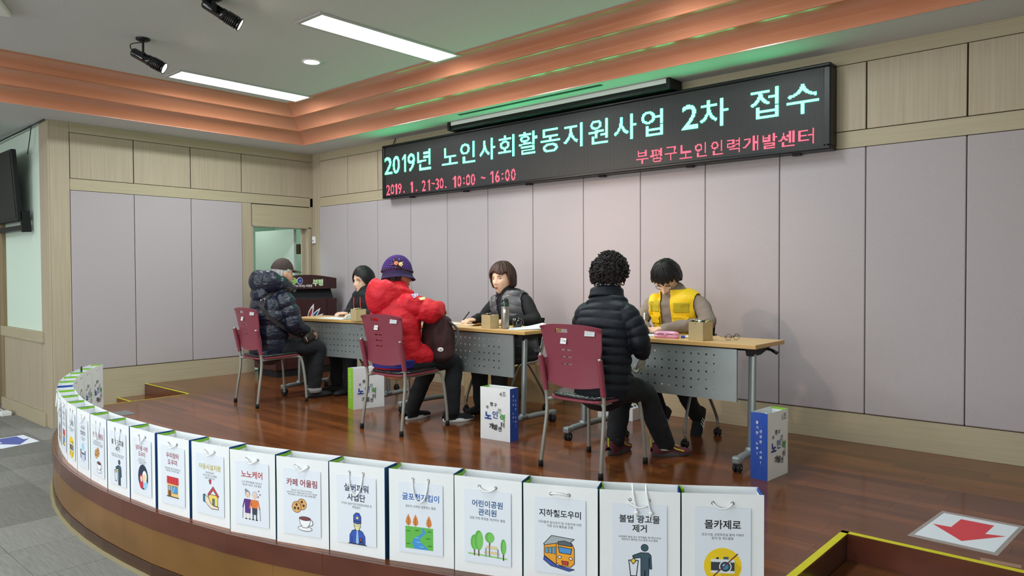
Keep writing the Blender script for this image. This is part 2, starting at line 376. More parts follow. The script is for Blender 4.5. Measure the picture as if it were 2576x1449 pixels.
# curved fascia pieces: one board per ~1.2 m with a dark red nosing above and a plinth below
def fascia(name, dd0, dd1, z0, z1, m, spans):
    a = offs(dd0); b = offs(dd1)
    for i0, i1 in spans:
        mb = MB(); P = b[i0:i1+1]+a[i0:i1+1][::-1]; mb.prism(P, z0, z1); mb.build(name, m, stage, .0015)
n_ = len(EDGE)-1
fascia('nosing', .001, .014, -.095, -.0005, M('stage_trim'), [(0, 6), (6, 11), (11, 17), (17, n_)])
fascia('fascia_board', .001, .008, -.275, -.096, M('stage_brown'), [(0, 3), (3, 7), (7, 11), (11, 15), (15, 19), (19, n_)])
fascia('plinth', .001, .012, HALL, -.277, M('stage_dark'), [(0, 5), (5, 10), (10, 14), (14, 19), (19, n_)])
mb = MB(); a = offs(.012); b = offs(.028); mb.prism(b+a[::-1], HALL, HALL+.012); mb.build('edge_strip', mat('strip', '9a8f6c', .6), stage)
# planks: rows along x clipped to the arc and to the two stair recesses
def clip(pts, axis, val, keep_less):
    o = []
    for i in range(len(pts)):
        a, b = pts[i], pts[(i+1) % len(pts)]
        ia = (a[axis] <= val) if keep_less else (a[axis] >= val); ib = (b[axis] <= val) if keep_less else (b[axis] >= val)
        if ia: o.append(a)
        if ia != ib:
            t = (val-a[axis])/(b[axis]-a[axis]); o.append((a[0]+(b[0]-a[0])*t, a[1]+(b[1]-a[1])*t))
    return o
def clip_half(pts, p, q):   # keep the side left of p->q
    def sd(a): return (q[0]-p[0])*(a[1]-p[1])-(q[1]-p[1])*(a[0]-p[0])
    o = []
    for i in range(len(pts)):
        a, b = pts[i], pts[(i+1) % len(pts)]; sa, sb = sd(a), sd(b)
        if sa >= 0: o.append(a)
        if (sa >= 0) != (sb >= 0): t = sa/(sa-sb); o.append((a[0]+(b[0]-a[0])*t, a[1]+(b[1]-a[1])*t))
    return o
rowsy = list(np.linspace(0, CUTR, 19))+list(np.linspace(CUTR, CUTL, 4)[1:])+list(np.linspace(CUTL, -3.90, 19)[1:])
EL = EDGE[::-1]
for r in range(len(rowsy)-1):
    y1, y0 = rowsy[r], rowsy[r+1]
    x = -random.random()*1.2
    xl = 0 if y1 > CUTL+.001 else 1.03; xr = XR if y1 > CUTR+.001 else 7.22
    while x < xr:
        w_ = random.choice((.8, 1.0, 1.2, 1.2, 1.4)); a, b = max(x, xl), min(x+w_, xr); x += w_
        if b-a < .05: continue
        P = [(a+.0004, y0+.0004), (b-.0004, y0+.0004), (b-.0004, y1-.0004), (a+.0004, y1-.0004)]
        if y0 < -2.7:
            for p, q in zip(EL[:-1], EL[1:]):
                P = clip_half(P, p, q)
                if len(P) < 3: break
        if len(P) < 3: continue
        mb = MB(); mb.prism(P, -.012, 0); mb.build('plank', M('parquet'), stage)
# steps in the two recesses
def steps_at(x0, x1, yr, dy):
    for k in range(2):
        z = -.117*(k+1); mb = MB(); mb.box(x0, x1, yr-dy*(k+1), yr-dy*k+.02, HALL, z); mb.build('step', M('parquet'), stage, .002)
    mb = MB(); mb.box(x0, x1, yr-.004, yr+.004, -.117, -.002); mb.build('riser', M('stage_trim'), stage)
steps_at(0.004, 1.028, CUTL, .29); steps_at(7.222, XR, CUTR, .32)
def tape(pts, w_, z=.0012):
    mb = MB()
    for p, q in zip(pts[:-1], pts[1:]):
        p, q = Vector(p), Vector(q); d = (q-p).normalized(); n = Vector((-d.y, d.x))*w_
        mb.prism([tuple(p-d*0), tuple(q+d*w_*0), tuple(q+n), tuple(p+n)], z-.001, z)
    mb.build('yellow_tape', M('yellow_tape'), stage)
tape([(7.19, -2.80), (7.19, CUTR+.032)], -.032); tape([(XR, CUTR+.001), (7.19, CUTR+.001)], -.032)
tape([(0.004, CUTL+.022), (1.03, CUTL+.022)], -.022)
tape([(0.004, CUTL-.29), (1.028, CUTL-.29)], .022, -.1155); tape([(7.222, CUTR-.32), (XR, CUTR-.32)], .03, -.1155)
tape([(1.052, -2.98), (1.052, CUTL)], .01)
for a in [(2.74, -3.36, .2, .03), (2.45, -3.36, .13, .02)]: pass
# carpet
mb = MB(); mb.box(-5, 13, -12, -2.9, HALL-.1, HALL-.006)
floor = struct('floor', mb, M('carpet'))
for i in range(-5, 14):
    for j in range(6):
        x = i*.5; y = -3.25-j*.5+ (0)
        if x > 4.6 or (y < -4.8 and x < -1) : continue
        y1 = min(y+.5, -2.99)
        mb = MB(); mb.box(x+.001, x+.499, y+.001, y1-.001, HALL-.006, HALL+random.random()*.0006); mb.build('carpet_tile', M('carpet'), floor)
# ============================================================ ceiling fittings
for i, (x, y) in enumerate([(1.455, -1.725), (3.65, -1.70)]):
    t = thing('ceiling_light', ('flush rectangular ceiling panel light beside the left cove corner', 'flush rectangular ceiling panel light nearer the camera, right of the two')[i], 'ceiling light', (x, y, CE))
    mb = MB()
    for a in ((-.165, -.135, -.70, .70), (.135, .165, -.70, .70), (-.135, .135, -.70, -.665), (-.135, .135, .665, .70)): mb.box(*a, -.010, 0)
    mb.build('frame', mat('lamp_frame', 'b9bcbc', .5), t, .002)
    mb = MB(); mb.box(-.135, .135, -.665, .665, -.008, -.002); mb.build('diffuser', mat('lamp_face', 'ffffff', emis=(.93, .97, 1), est=7), t)
t = thing('downlight', 'small round recessed downlight between the two ceiling panels', 'ceiling light', (2.706, -1.753, CE))
mb = MB(); mb.lathe([(.058, -.006), (.085, -.008), (.088, 0)], n=28); mb.build('rim', M('white'), t)
mb = MB(); mb.lathe([(.0001, -.004), (.066, -.007)], n=28); mb.build('lamp', mat('lamp_small', 'ffffff', emis=(.95, .97, 1), est=20), t)
def spotlight(i, P0, tgt, label, mount):
    t = thing('spotlight', label, 'spotlight', mount, 0, 'black ceiling spotlights')
    o = Vector(mount); d = (tgt-P0).normalized(); q = d.to_track_quat('Z', 'Y').to_matrix().to_4x4(); q.translation = P0-o
    mb = MB(); mb.lathe([(.0001, -.022), (.035, -.022), (.052, -.012), (.052, 0)], n=20); mb.build('ceiling_rose', M('black'), t)
    mb = MB(); mb.tube([(0, 0, -.02), (0, 0, P0.z-o.z+.03)], .009); mb.box(-.012, .012, -.012, .012, P0.z-o.z-.02, P0.z-o.z+.04); mb.build('stem', M('black'), t)
    mb = MB(); mb.lathe([(.0001, -.11), (.028, -.108), (.036, -.095), (.038, .02), (.042, .022), (.042, .05), (.040, .052), (.040, .14), (.045, .145), (.045, .16), (.041, .158), (.040, .12), (.0001, .118)], n=22, mt=q)
    for k in range(6): mb.lathe([(.040, .06+k*.013), (.047, .061+k*.013), (.047, .067+k*.013), (.040, .068+k*.013)], n=22, mt=q)
    mb.build('lamp_body', M('black_gloss'), t)
    mb = MB(); mb.lathe([(.0001, .150), (.030, .152), (.038, .156)], n=20, mt=q); mb.build('lens', mat('warm_lens', 'ffffff', emis=(1, .82, .66), est=14), t)
    a = q @ Vector((0, 0, -.10)); mb = MB(); mb.tube(bezier((0, 0, -.03), (-.1, -.05, -.03), a+Vector((-.05, -.03, .08)), a, 8), .004, 6); mb.build('cable', M('black'), t)
spotlight(0, *SPOTS[0], 'black ceiling spotlight with glowing lens above the left cove', (2.28, -3.0, CE))
spotlight(1, *SPOTS[1], 'black ceiling spotlight at the top edge, right of the other one', (3.52, -3.03, CE))
t = thing('air_conditioner', 'white ceiling air conditioner cassette with grille at top left', 'air conditioner', (2.19, -3.855, CE), math.radians(-25))
mb = MB(); mb.box(0, .84, -.84, 0, -.035, 0); mb.build('housing', M('white'), t, .01)
for k in range(9):
    mb = MB(); mb.box(.10, .74, -.16-k*.05, -.13-k*.05, -.042, -.034); mb.build('slat', M('black_rub') if k % 2 == 0 else M('white'), t)
mb = MB(); mb.box(.72, .79, -.7, -.1, -.041, -.033); mb.build('louvre', M('white'), t)

# ============================================================ LED board
t = thing('led_signboard', 'long black LED signboard with green and red Korean lettering on the back wall', 'signboard', (1.617, 0, 2.045))
W_, HH = 4.94, .60
mb = MB()
for a in ((0, W_, 0, .028), (0, W_, HH-.025, HH)): mb.box(a[0], a[1], -.135, 0, a[2], a[3])
mb.box(0, .04, -.135, 0, .028, HH-.025); mb.box(W_-.05, W_, -.135, 0, .028, HH-.025)
mb.build('frame', M('dark_frame'), t, .008)
led = bpy.data.materials.new('led_face'); led.use_nodes = True; nt = led.node_tree; b = nt.nodes['Principled BSDF']
b.inputs['Base Color'].default_value = (.012, .013, .016, 1); b.inputs['Roughness'].default_value = .45; b.inputs['Specular IOR Level'].default_value = .25
tc = nt.nodes.new('ShaderNodeTexCoord'); mp = nt.nodes.new('ShaderNodeMapping'); mp.inputs['Scale'].default_value = (1/.0084,)*3
fr = nt.nodes.new('ShaderNodeVectorMath'); fr.operation = 'FRACTION'; sb = nt.nodes.new('ShaderNodeVectorMath'); sb.operation = 'SUBTRACT'; sb.inputs[1].default_value = (.5, .5, .5)
ml = nt.nodes.new('ShaderNodeVectorMath'); ml.operation = 'MULTIPLY'; ml.inputs[1].default_value = (1, 0, 1); ln = nt.nodes.new('ShaderNodeVectorMath'); ln.operation = 'LENGTH'
ls = nt.nodes.new('ShaderNodeMath'); ls.operation = 'LESS_THAN'; ls.inputs[1].default_value = .3
mx = nt.nodes.new('ShaderNodeMix'); mx.data_type = 'RGBA'; mx.inputs[6].default_value = (.010, .011, .014, 1); mx.inputs[7].default_value = (.085, .082, .078, 1)
for a, c_ in ((tc.outputs['Object'], mp.inputs[0]), (mp.outputs[0], fr.inputs[0]), (fr.outputs[0], sb.inputs[0]), (sb.outputs[0], ml.inputs[0]), (ml.outputs[0], ln.inputs[0]), (ln.outputs['Value'], ls.inputs[0]), (ls.outputs[0], mx.inputs[0]), (mx.outputs[2], b.inputs['Base Color'])): nt.links.new(a, c_)
mb = MB(); mb.box(0, 4.87, .0, .01, 0, .552); face = mb.build('led_face', led, t, loc=(.036, -.121, .027))
mb = MB(); mb.box(4.873, 4.877, -.012, -.0, 0, .545); mb.build('bezel_edge', M('chrome'), t, loc=(.036, -.121, .027))
for k in range(6):
    mb = MB(); mb.box(.4+k*.85, .46+k*.85, -.07, -.04, -.012, .004); mb.build('clip', M('black'), t)
PT = .0084; X0, Z0 = .036, .027
G1 = [('2', 1.642, 1.786), ('0', 1.798, 1.916), ('1', 1.965, 2.026), ('9', 2.054, 2.175), ('년', 2.214, 2.432, 2.31, 2.525), ('노', 2.613, 2.849, 2.323, 2.498), ('인', 2.886, 3.099), ('사', 3.16, 3.378), ('회', 3.416, 3.628), ('활', 3.682, 3.914), ('동', 3.954, 4.184, 2.303, 2.515), ('지', 4.226, 4.431), ('원', 4.50, 4.706), ('사', 4.765, 4.991), ('업', 5.037, 5.241), ('2', 5.412, 5.549, 2.326, 2.516), ('차', 5.566, 5.803), ('접', 5.975, 6.186, 2.32, 2.54), ('수', 6.245, 6.476)]
G2 = [('2', 1.68, 1.747), ('0', 1.757, 1.817), ('1', 1.83, 1.869), ('9', 1.888, 1.946), ('.', 1.979, 2.001, 2.085, 2.103), ('1', 2.096, 2.14), ('.', 2.187, 2.209, 2.085, 2.103), ('2', 2.293, 2.35), ('1', 2.381, 2.421), ('~', 2.440, 2.497, 2.137, 2.16), ('3', 2.506, 2.561), ('0', 2.573, 2.63), ('.', 2.656, 2.678, 2.085, 2.103), ('1', 2.771, 2.817), ('0', 2.842, 2.898), (':', 2.926, 2.946, 2.107, 2.17), ('0', 2.968, 3.026), ('0', 3.039, 3.096), ('~', 3.179, 3.241, 2.134, 2.156), ('1', 3.308, 3.352), ('6', 3.375, 3.435), (':', 3.461, 3.481, 2.103, 2.166), ('0', 3.506, 3.565), ('0', 3.583, 3.641)]
G3 = [('부', 4.986, 5.104), ('평', 5.123, 5.229), ('구', 5.256, 5.368), ('노', 5.39, 5.503), ('인', 5.524, 5.625), ('인', 5.662, 5.76), ('력', 5.792, 5.898), ('개', 5.922, 6.04), ('발', 6.07, 6.18), ('센', 6.192, 6.309), ('터', 6.334, 6.444)]
def dots(gl, z0, z1, bold, name, m, dig0=None):
    mb = MB(); seen = set()
    for g in gl:
        ch, xa, xb = g[:3]; za, zb = (g[3], g[4]) if len(g) > 3 else (z0, z1)
        if ch.isdigit() and dig0 and len(g) == 3: zb = dig0
        v, tr, sz = glyphs(ch, bold)
        if ch == '1':      # drawn as the board draws it: a stem with a short flag
            v = np.array([(.52, 0), (1, 0), (1, 1), (.52, 1), (0, .80), (0, .68), (.6, .86)]); tr = [(0, 1, 2), (0, 2, 3), (3, 4, 5), (3, 5, 6)]; sz = np.array([1., 1.])
        v = v/sz*np.array([xb-xa, zb-za])+np.array([xa-1.617, za-2.045])
        i0 = int((v[:, 0].min()-X0)/PT)-1; i1 = int((v[:, 0].max()-X0)/PT)+2; j0 = int((v[:, 1].min()-Z0)/PT)-1; j1 = int((v[:, 1].max()-Z0)/PT)+2
        gx, gz = np.meshgrid(X0+(np.arange(i0, i1)+.5)*PT, Z0+(np.arange(j0, j1)+.5)*PT); hit = np.zeros(gx.shape, bool)
        for a, b_, c_ in tr:
            A, B, C = v[a], v[b_], v[c_]
            d0 = (B[0]-A[0])*(gz-A[1])-(B[1]-A[1])*(gx-A[0]); d1 = (C[0]-B[0])*(gz-B[1])-(C[1]-B[1])*(gx-B[0]); d2 = (A[0]-C[0])*(gz-C[1])-(A[1]-C[1])*(gx-C[0])
            hit |= ((d0 >= 0) & (d1 >= 0) & (d2 >= 0)) | ((d0 <= 0) & (d1 <= 0) & (d2 <= 0))
        for x, z in zip(gx[hit], gz[hit]):
            k = (round(x/PT), round(z/PT))
            if k in seen: continue
            seen.add(k); h = PT*.46; mb.add([(x-h, -.1235, z-h), (x+h, -.1235, z-h), (x+h, -.1235, z+h), (x-h, -.1235, z+h)], [(0, 1, 2, 3)])
    o = mb.build(name, m, t); o['kind'] = 'stuff'
dots(G1, 2.313, 2.529, .004, 'green_lettering', mat('led_green', '000000', emis=(.034, 1, .36), est=20), 2.508)
dots(G2, 2.083, 2.196, .006, 'red_lettering', mat('led_red', '000000', emis=(1, .10, .16), est=2.2))
dots(G3, 2.094, 2.206, .006, 'red_lettering', M('led_red'))
# cable above the board at its left end
mb = MB(); mb.tube([(1.68, -.03, 2.64), (1.70, -.02, 2.70), (1.71, -.01, H)], .005, 6); tag(mb.build('sign_cable', M('black')), 'short black cable from ceiling to left end of signboard', 'cable')
# door sensor on the corner board
t = thing('wall_sensor', 'small white wall sensor box beside the corner door', 'sensor', (.05, -.002, 1.63))
mb = MB(); mb.box(-.03, .03, -.03, 0, -.045, .045); mb.build('housing', M('white'), t, .008)
mb = MB(); mb.box(-.006, .006, -.032, -.029, -.02, .0); mb.build('button', M('black_rub'), t)
mb = MB(); mb.tube([(0, -.004, .045), (-.012, -.004, .2), (-.014, -.004, .42)], .002, 5); mb.build('wire', M('ash_h'), t)
# TV on the hall wall
t = thing('wall_television', 'black wall mounted television hanging at the left edge', 'television', (-.56, -3.1, 1.76))
t.rotation_euler = (math.radians(4), 0, 0)
mb = MB(); mb.box(-1.3, 0, -.05, 0, 0, .735); mb.build('casing', M('black'), t, .008)
mb = MB(); mb.box(-1.27, -.03, -.054, -.049, .03, .705); mb.build('screen', M('black'), t)
mb = MB(); mb.box(-1.1, -.005, -.02, .03, -.095, -.045); mb.box(-.03, .0, -.02, .07, -.12, .1); mb.build('bracket', M('black'), t, .004)
mb = MB(); mb.tube(bezier((-.54, -3.055, 2.45), (-.48, -3.055, 2.55), (-.44, -3.055, 2.62), (-.42, -3.05, H-.02), 8), .005, 6)
mb.tube(bezier((-.42, -3.05, H-.012), (-.9, -3.055, H-.03), (-1.3, -3.055, H-.02), (-2.2, -3.05, H-.05), 10), .008, 6)
mb.tube(bezier((-.42, -3.05, H-.012), (-.3, -3.05, H-.015), (-.2, -3.05, H-.01), (0, -3.05, H-.006), 6), .006, 6)
tag(mb.build('television_cable', M('black_rub')), 'black cable running along the ceiling edge above the television', 'cable')

# ============================================================ shopping bags
def flat(mb, pts, m, lay=0):          # helper for prints: list of 2D points -> thin layer
    mb.add([(p[0], -.0006-.00005*lay, p[1]) for p in pts], [tuple(range(len(pts)))], m)
class Print:
    """flat print drawn on a sheet: u right, v down, both in metres from the sheet's top left corner"""
    def __init__(s): s.mb = MB(); s.mats = []; s.k = 0
    def m(s, h):
        x = ink(h) if isinstance(h, str) else h
        if x not in s.mats: s.mats.append(x)
        return s.mats.index(x)
    def poly(s, pts, h):
        s.k += 1; flat(s.mb, [(p[0], -p[1]) for p in pts], s.m(h), s.k)
    def rect(s, u0, v0, u1, v1, h): s.poly([(u0, v0), (u0, v1), (u1, v1), (u1, v0)], h)
    def disc(s, u, v, r, h, rv=None, a0=0, a1=2*PI, n=24):
        rv = rv or r; s.poly([(u+r*math.cos(a0+(a1-a0)*i/n), v-rv*math.sin(a0+(a1-a0)*i/n)) for i in range(n+(0 if a1-a0 > 6.2 else 1))], h)
    def line(s, pts, w_, h):
        s.k += 1; mi = s.m(h)
        for p, q in zip(pts[:-1], pts[1:]):
            p, q = Vector(p), Vector(q); d = (q-p)
            if d.length < 1e-6: continue
            d.normalize(); n = Vector((-d.y, d.x))*w_/2; e = d*w_*.3
            flat(s.mb, [(a.x, -a.y) for a in (p-e-n, q+e-n, q+e+n, p-e+n)], mi, s.k)
    def outl(s, pts, w_, h): s.line(list(pts)+[pts[0]], w_, h)
    def opoly(s, pts, fill, w_=.0022, h='1b1f2a'): s.poly(pts, fill); s.outl(pts, w_, h)
    def odisc(s, u, v, r, fill, w_=.0022, h='1b1f2a', rv=None):
        rv = rv or r; s.disc(u, v, r+w_/2, h, rv+w_/2); s.disc(u, v, r-w_/2, fill, rv-w_/2)
    def text(s, body, u, v, w_, hgt, h, bold=.01, rot=0):
        vv, tr, sz = glyphs(body, bold); sc = min(w_/sz[0], hgt/sz[1]) if w_ and hgt else (w_/sz[0] if w_ else hgt/sz[1])
        s.k += 1; c, s_ = math.cos(rot), math.sin(rot)
        P = [((x-sz[0]/2)*sc, (y-sz[1]/2)*sc) for x, y in vv]
        s.mb.add([(u+x*c-y*s_, -.0006-.00005*s.k, -v+x*s_+y*c) for x, y in P], tr, s.m(h))
W1, H1 = .200, .290
def base_print():
    p = Print(); p.mb.box(0, W1, -.0006, 0, -H1, 0, p.m(M('poster_paper'))); return p
def heads(p, titles, subs, col, ty, sy, tw=.86, th=.034, sh=.0108):
    if len(ty) > 1: th = min(th, (ty[1]-ty[0])*H1*.84)
    if len(sy) > 1: sh = min(sh, (sy[1]-sy[0])*H1*.80)
    for (tt, wd), v in zip(titles, ty): p.text(tt, W1/2, v*H1, W1*wd, th, col, .022)
    for tt, v in zip(subs, sy): p.text(tt, W1/2, v*H1, W1*.88, sh, '20242c', .004)
DK = '1d2233'
def ic_camera(p):
    u, v = W1*.5, H1*.74; p.disc(u, v, .058, 'f2cf1c'); p.poly([(u-.01, v+.02), (u+.035, v-.02), (u+.057, v+.005), (u+.04, v+.04), (u+.01, v+.056)], 'dcb90f')
    p.rect(u-.036, v-.022, u+.036, v+.022, 'dfe6ea'); p.rect(u-.036, v-.013, u+.036, v+.014, '3a3f46'); p.rect(u+.002, v-.03, u+.018, v-.022, '4c5a66'); p.rect(u-.02, v-.028, u-.012, v-.022, '20242c')
    p.disc(u+.008, v+.001, .019, 'eef2f4'); p.disc(u+.008, v+.001, .016, '2c3f52'); p.disc(u+.008, v+.001, .010, '3f87ab'); p.disc(u+.004, v-.003, .003, 'e4f3fa')
    p.line([(u-.045, v+.048), (u+.045, v-.04)], .0035, '6e1c22')
def ic_trash(p):
    u, v = W1*.58, H1*.62; g = '3c5666'
    p.odisc(u, v-.012, .011, g)
    p.opoly([(u-.012, v+.004), (u+.012, v+.004), (u+.02, v+.012), (u+.022, v+.055), (u+.016, v+.055), (u+.014, v+.02), (u+.012, v+.095), (u+.002, v+.095), (u+.001, v+.06), (u-.002, v+.095), (u-.012, v+.095), (u-.012, v+.02), (u-.034, v+.024), (u-.038, v+.017), (u-.036, v+.014)], g)
    b = (u-.05, v+.03); p.outl([(b[0], b[1]), (b[0]+.03, b[1]), (b[0]+.024, b[1]+.05), (b[0]+.006, b[1]+.05)], .0028, DK)
    p.opoly([(b[0]+.015, b[1]-.008), (b[0]+.023, b[1]+.002), (b[0]+.014, b[1]+.012), (b[0]+.006, b[1]+.002)], 'e9c93a')
def ic_train(p):
    u, v = W1*.5, H1*.70
    p.opoly([(u-.055, v-.02), (u-.028, v-.05), (u+.048, v-.044), (u+.028, v-.026), (u-.05, v-.015)], 'a9b3b8')
    p.opoly([(u-.053, v-.016), (u-.012, v-.026), (u-.012, v+.045), (u-.053, v+.018)], 'f0a52c')
    for k in range(3): p.opoly([(u-.049+k*.012, v-.008-k*.002), (u-.040+k*.012, v-.010-k*.002), (u-.040+k*.012, v+.010), (u-.049+k*.012, v+.008)], '5fa6d6', .0015)
    p.opoly([(u-.053, v+.020), (u-.012, v+.046), (u+.048, v+.055), (u+.03, v+.062), (u-.03, v+.05), (u-.055, v+.032)], '3f57b5')
    p.opoly([(u-.012, v-.026), (u+.012, v-.034), (u+.042, v-.026), (u+.048, v-.012), (u+.048, v+.036), (u+.036, v+.048), (u+.0, v+.046), (u-.012, v+.038)], 'f4a62a')
    p.opoly([(u-.006, v-.032), (u+.014, v-.036), (u+.04, v-.03), (u+.04, v-.02), (u-.006, v-.022)], '55656f')
    p.opoly([(u-.006, v-.016), (u+.040, v-.012), (u+.036, v+.006), (u-.001, v+.004)], '4b95d8')
    p.odisc(u-.001, v+.018, .006, 'ffffff', rv=.004); p.odisc(u+.036, v+.020, .006, 'ffffff', rv=.004); p.opoly([(u+.006, v+.030), (u+.028, v+.031), (u+.027, v+.042), (u+.008, v+.041)], 'd43a3a')
def tree(p, u, v, rx, ry, c='5fb64a', tk='5a4032'):
    p.rect(u-.0022, v+ry*.6, u+.0022, v+ry+.02, tk); p.disc(u, v, rx, c, ry); p.disc(u+rx*.25, v+ry*.05, rx*.7, '79c860', ry*.85)
def ic_park(p):
    v = H1*.72; p.line([(.03, v+.040), (.17, v+.044)], .005, '8fcc6d')
    tree(p, .052, v+.0, .014, .026); tree(p, .068, v-.008, .016, .034); tree(p, .108, v-.022, .017, .018); tree(p, .158, v+.004, .010, .026, '57ae44')
    for a, b in ((.0, .011), (.018, .027)): p.rect(.096, v+a+.006, .136, v+b+.006, 'dfcfa5')
    p.rect(.088, v+.028, .144, v+.034, 'dfcfa5'); p.rect(.092, v+.014, .096, v+.044, '7f8fb0'); p.rect(.136, v+.014, .140, v+.044, '7f8fb0'); p.rect(.106, v+.0, .109, v+.042, '5a4032')
def ic_river(p):
    v = H1*.56
    for u in (.052, .080, .132):
        p.poly([(u, v-.022), (u+.008, v-.006), (u+.011, v+.008), (u+.006, v+.018), (u-.006, v+.018), (u-.011, v+.008), (u-.008, v-.006)], 'd8843a'); p.line([(u, v-.008), (u, v+.030)], .0016, '7a4a25')
    p.rect(.040, v+.022, .148, v+.100, '63bb4b')
    p.poly([(.108, v+.022), (.122, v+.040), (.098, v+.060), (.098, v+.072), (.132, v+.100), (.076, v+.100), (.066, v+.082), (.072, v+.064), (.108, v+.042), (.104, v+.030)], '3f97dc')
    for a, b in ((.05, .04), (.05, .085), (.132, .035), (.128, .06), (.135, .085), (.085, .035)): p.rect(a-.008, v+b-.001, a+.008, v+b+.001, '2f7d34'); p.rect(a-.004, v+b-.003, a+.010, v+b-.0015, '2f7d34')
    for a, b in ((.092, .075), (.086, .060), (.104, .09)): p.rect(a-.008, v+b-.001, a+.008, v+b+.0012, '9fd4f4')
def ic_guard(p):
    u, v = W1*.52, H1*.76; bl = '3157b8'
    p.opoly([(u-.034, v+.055), (u-.033, v+.025), (u-.022, v+.008), (u-.006, v+.002), (u+.006, v+.002), (u+.022, v+.008), (u+.033, v+.025), (u+.034, v+.055)], bl)
    p.opoly([(u-.013, v-.03), (u+.013, v-.03), (u+.014, v-.010), (u+.006, v+.006), (u-.006, v+.006), (u-.014, v-.010)], 'e8e0a8')
    p.opoly([(u-.016, v-.022), (u-.016, v-.048), (u-.006, v-.058), (u+.008, v-.058), (u+.016, v-.046), (u+.016, v-.022), (u, v-.018)], bl); p.disc(u, v-.040, .005, 'f3d654'); p.line([(u-.015, v-.028), (u+.015, v-.028)], .003, DK)
    p.poly([(u-.003, v+.006), (u+.003, v+.006), (u+.006, v+.05), (u-.001, v+.056), (u-.006, v+.05)], '9fc4ee'); p.line([(u-.024, v+.03), (u-.024, v+.055)], .002, DK); p.line([(u+.024, v+.03), (u+.024, v+.055)], .002, DK)
    p.rect(u+.009, v+.032, u+.020, v+.050, DK); p.rect(u+.011, v+.034, u+.018, v+.042, 'a0463a'); p.line([(u-.040, v+.056), (u+.040, v+.056)], .0028, DK)
    p.disc(u-.006, v-.011, .0016, DK); p.disc(u+.006, v-.011, .0016, DK)
def ic_coffee(p):
    u, v = W1*.44, H1*.58
    for a, b in ((u+.012, v-.008), (u-.012, v+.004)):
        p.odisc(a, b, .021, 'dfae6a', .002, '5b3320', rv=.021)
        for k in range(3): p.odisc(a+.009*math.cos(k*2.1+.5), b+.009*math.sin(k*2.1+.5), .0048, '5c2a1d', .001, '3b1a12')
    cu, cv = u+.026, v+.052
    p.odisc(cu, cv+.030, .032, 'f3f5f9', .002, DK, rv=.009)
    p.odisc(cu+.026, cv+.006, .010, 'f3f5f9', .002, DK, rv=.011)
    p.opoly([(cu-.026, cv-.008), (cu+.026, cv-.008), (cu+.022, cv+.012), (cu+.010, cv+.026), (cu-.010, cv+.026), (cu-.022, cv+.012)], 'f7f8fb', .002, DK); p.odisc(cu, cv-.008, .026, '7b3f42', .002, DK, rv=.007)
def ic_couple(p):
    v = H1*.56
    for k, (u, top, leg, hair) in enumerate(((.078, '5a2a82', '5a2a82', '8f949e'), (.114, 'e07a38', '3a3f4c', 'c9ccd2'))):
        p.line([(u-.008, v+.06), (u-.009, v+.088)], .005, leg if k else 'e9cdb8'); p.line([(u+.008, v+.06), (u+.009, v+.088)], .005, leg if k else 'e9cdb8')
        p.poly([(u-.016, v+.012), (u+.016, v+.012), (u+.014, v+(.068 if k == 0 else .046)), (u-.014, v+(.068 if k == 0 else .046))], top)
        if k: p.poly([(u-.013, v+.044), (u+.013, v+.044), (u+.012, v+.07), (u-.012, v+.07)], leg)
        p.line([(u-.016, v+.016), (u-.025, v+.046)], .006, top); p.line([(u+.016, v+.016), (u+.025, v+.046)], .006, top)
        p.disc(u, v-.008, .013, hair, .015); p.disc(u, v-.004, .010, 'efd3c0', .012); p.disc(u-.004, v-.005, .0013, DK); p.disc(u+.004, v-.005, .0013, DK); p.rect(u-.003, v+.002, u+.003, v+.0035, 'b05050')
        p.line([(u-.012, v+.09), (u-.004, v+.09)], .004, '22262e'); p.line([(u+.006, v+.09), (u+.014, v+.09)], .004, '22262e')
    p.disc(.070, v-.022, .006, '8f949e'); p.line([(.054, v+.044), (.052, v+.09)], .0018, '6e5a4c'); p.line([(.140, v+.044), (.143, v+.09)], .0018, '6e5a4c')
    for a, b in ((.135, -.025), (.142, -.012), (.133, -.002)): p.disc(a, v+b, .0028, '8c2f45')
def ic_house(p):
    u, v = W1*.55, H1*.70
    p.opoly([(u-.016, v-.066), (u-.008, v-.073), (u, v-.066), (u-.008, v-.052)], 'd63b55'); p.opoly([(u-.014, v-.058), (u+.0, v-.058), (u-.008, v-.050)], 'd63b55', .001)
    p.opoly([(u-.018, v-.01), (u+.038, v-.01), (u+.038, v+.034), (u-.018, v+.034)], 'f2d66a'); p.opoly([(u-.024, v-.008), (u+.010, v-.044), (u+.045, v-.008), (u+.038, v-.002), (u+.010, v-.030), (u-.018, v-.002)], 'd8404e'); p.opoly([(u+.006, v+.006), (u+.018, v+.006), (u+.018, v+.034), (u+.006, v+.034)], '3f7fa8')
    p.opoly([(u-.052, v-.004), (u-.040, v-.008), (u-.040, v+.026), (u-.052, v+.022)], '2f7f9c')
    p.opoly([(u-.040, v-.004), (u-.022, v+.002), (u-.004, v+.026), (u+.012, v+.034), (u+.042, v+.036), (u+.042, v+.046), (u-.002, v+.048), (u-.026, v+.034), (u-.040, v+.022)], 'f0dcc4')
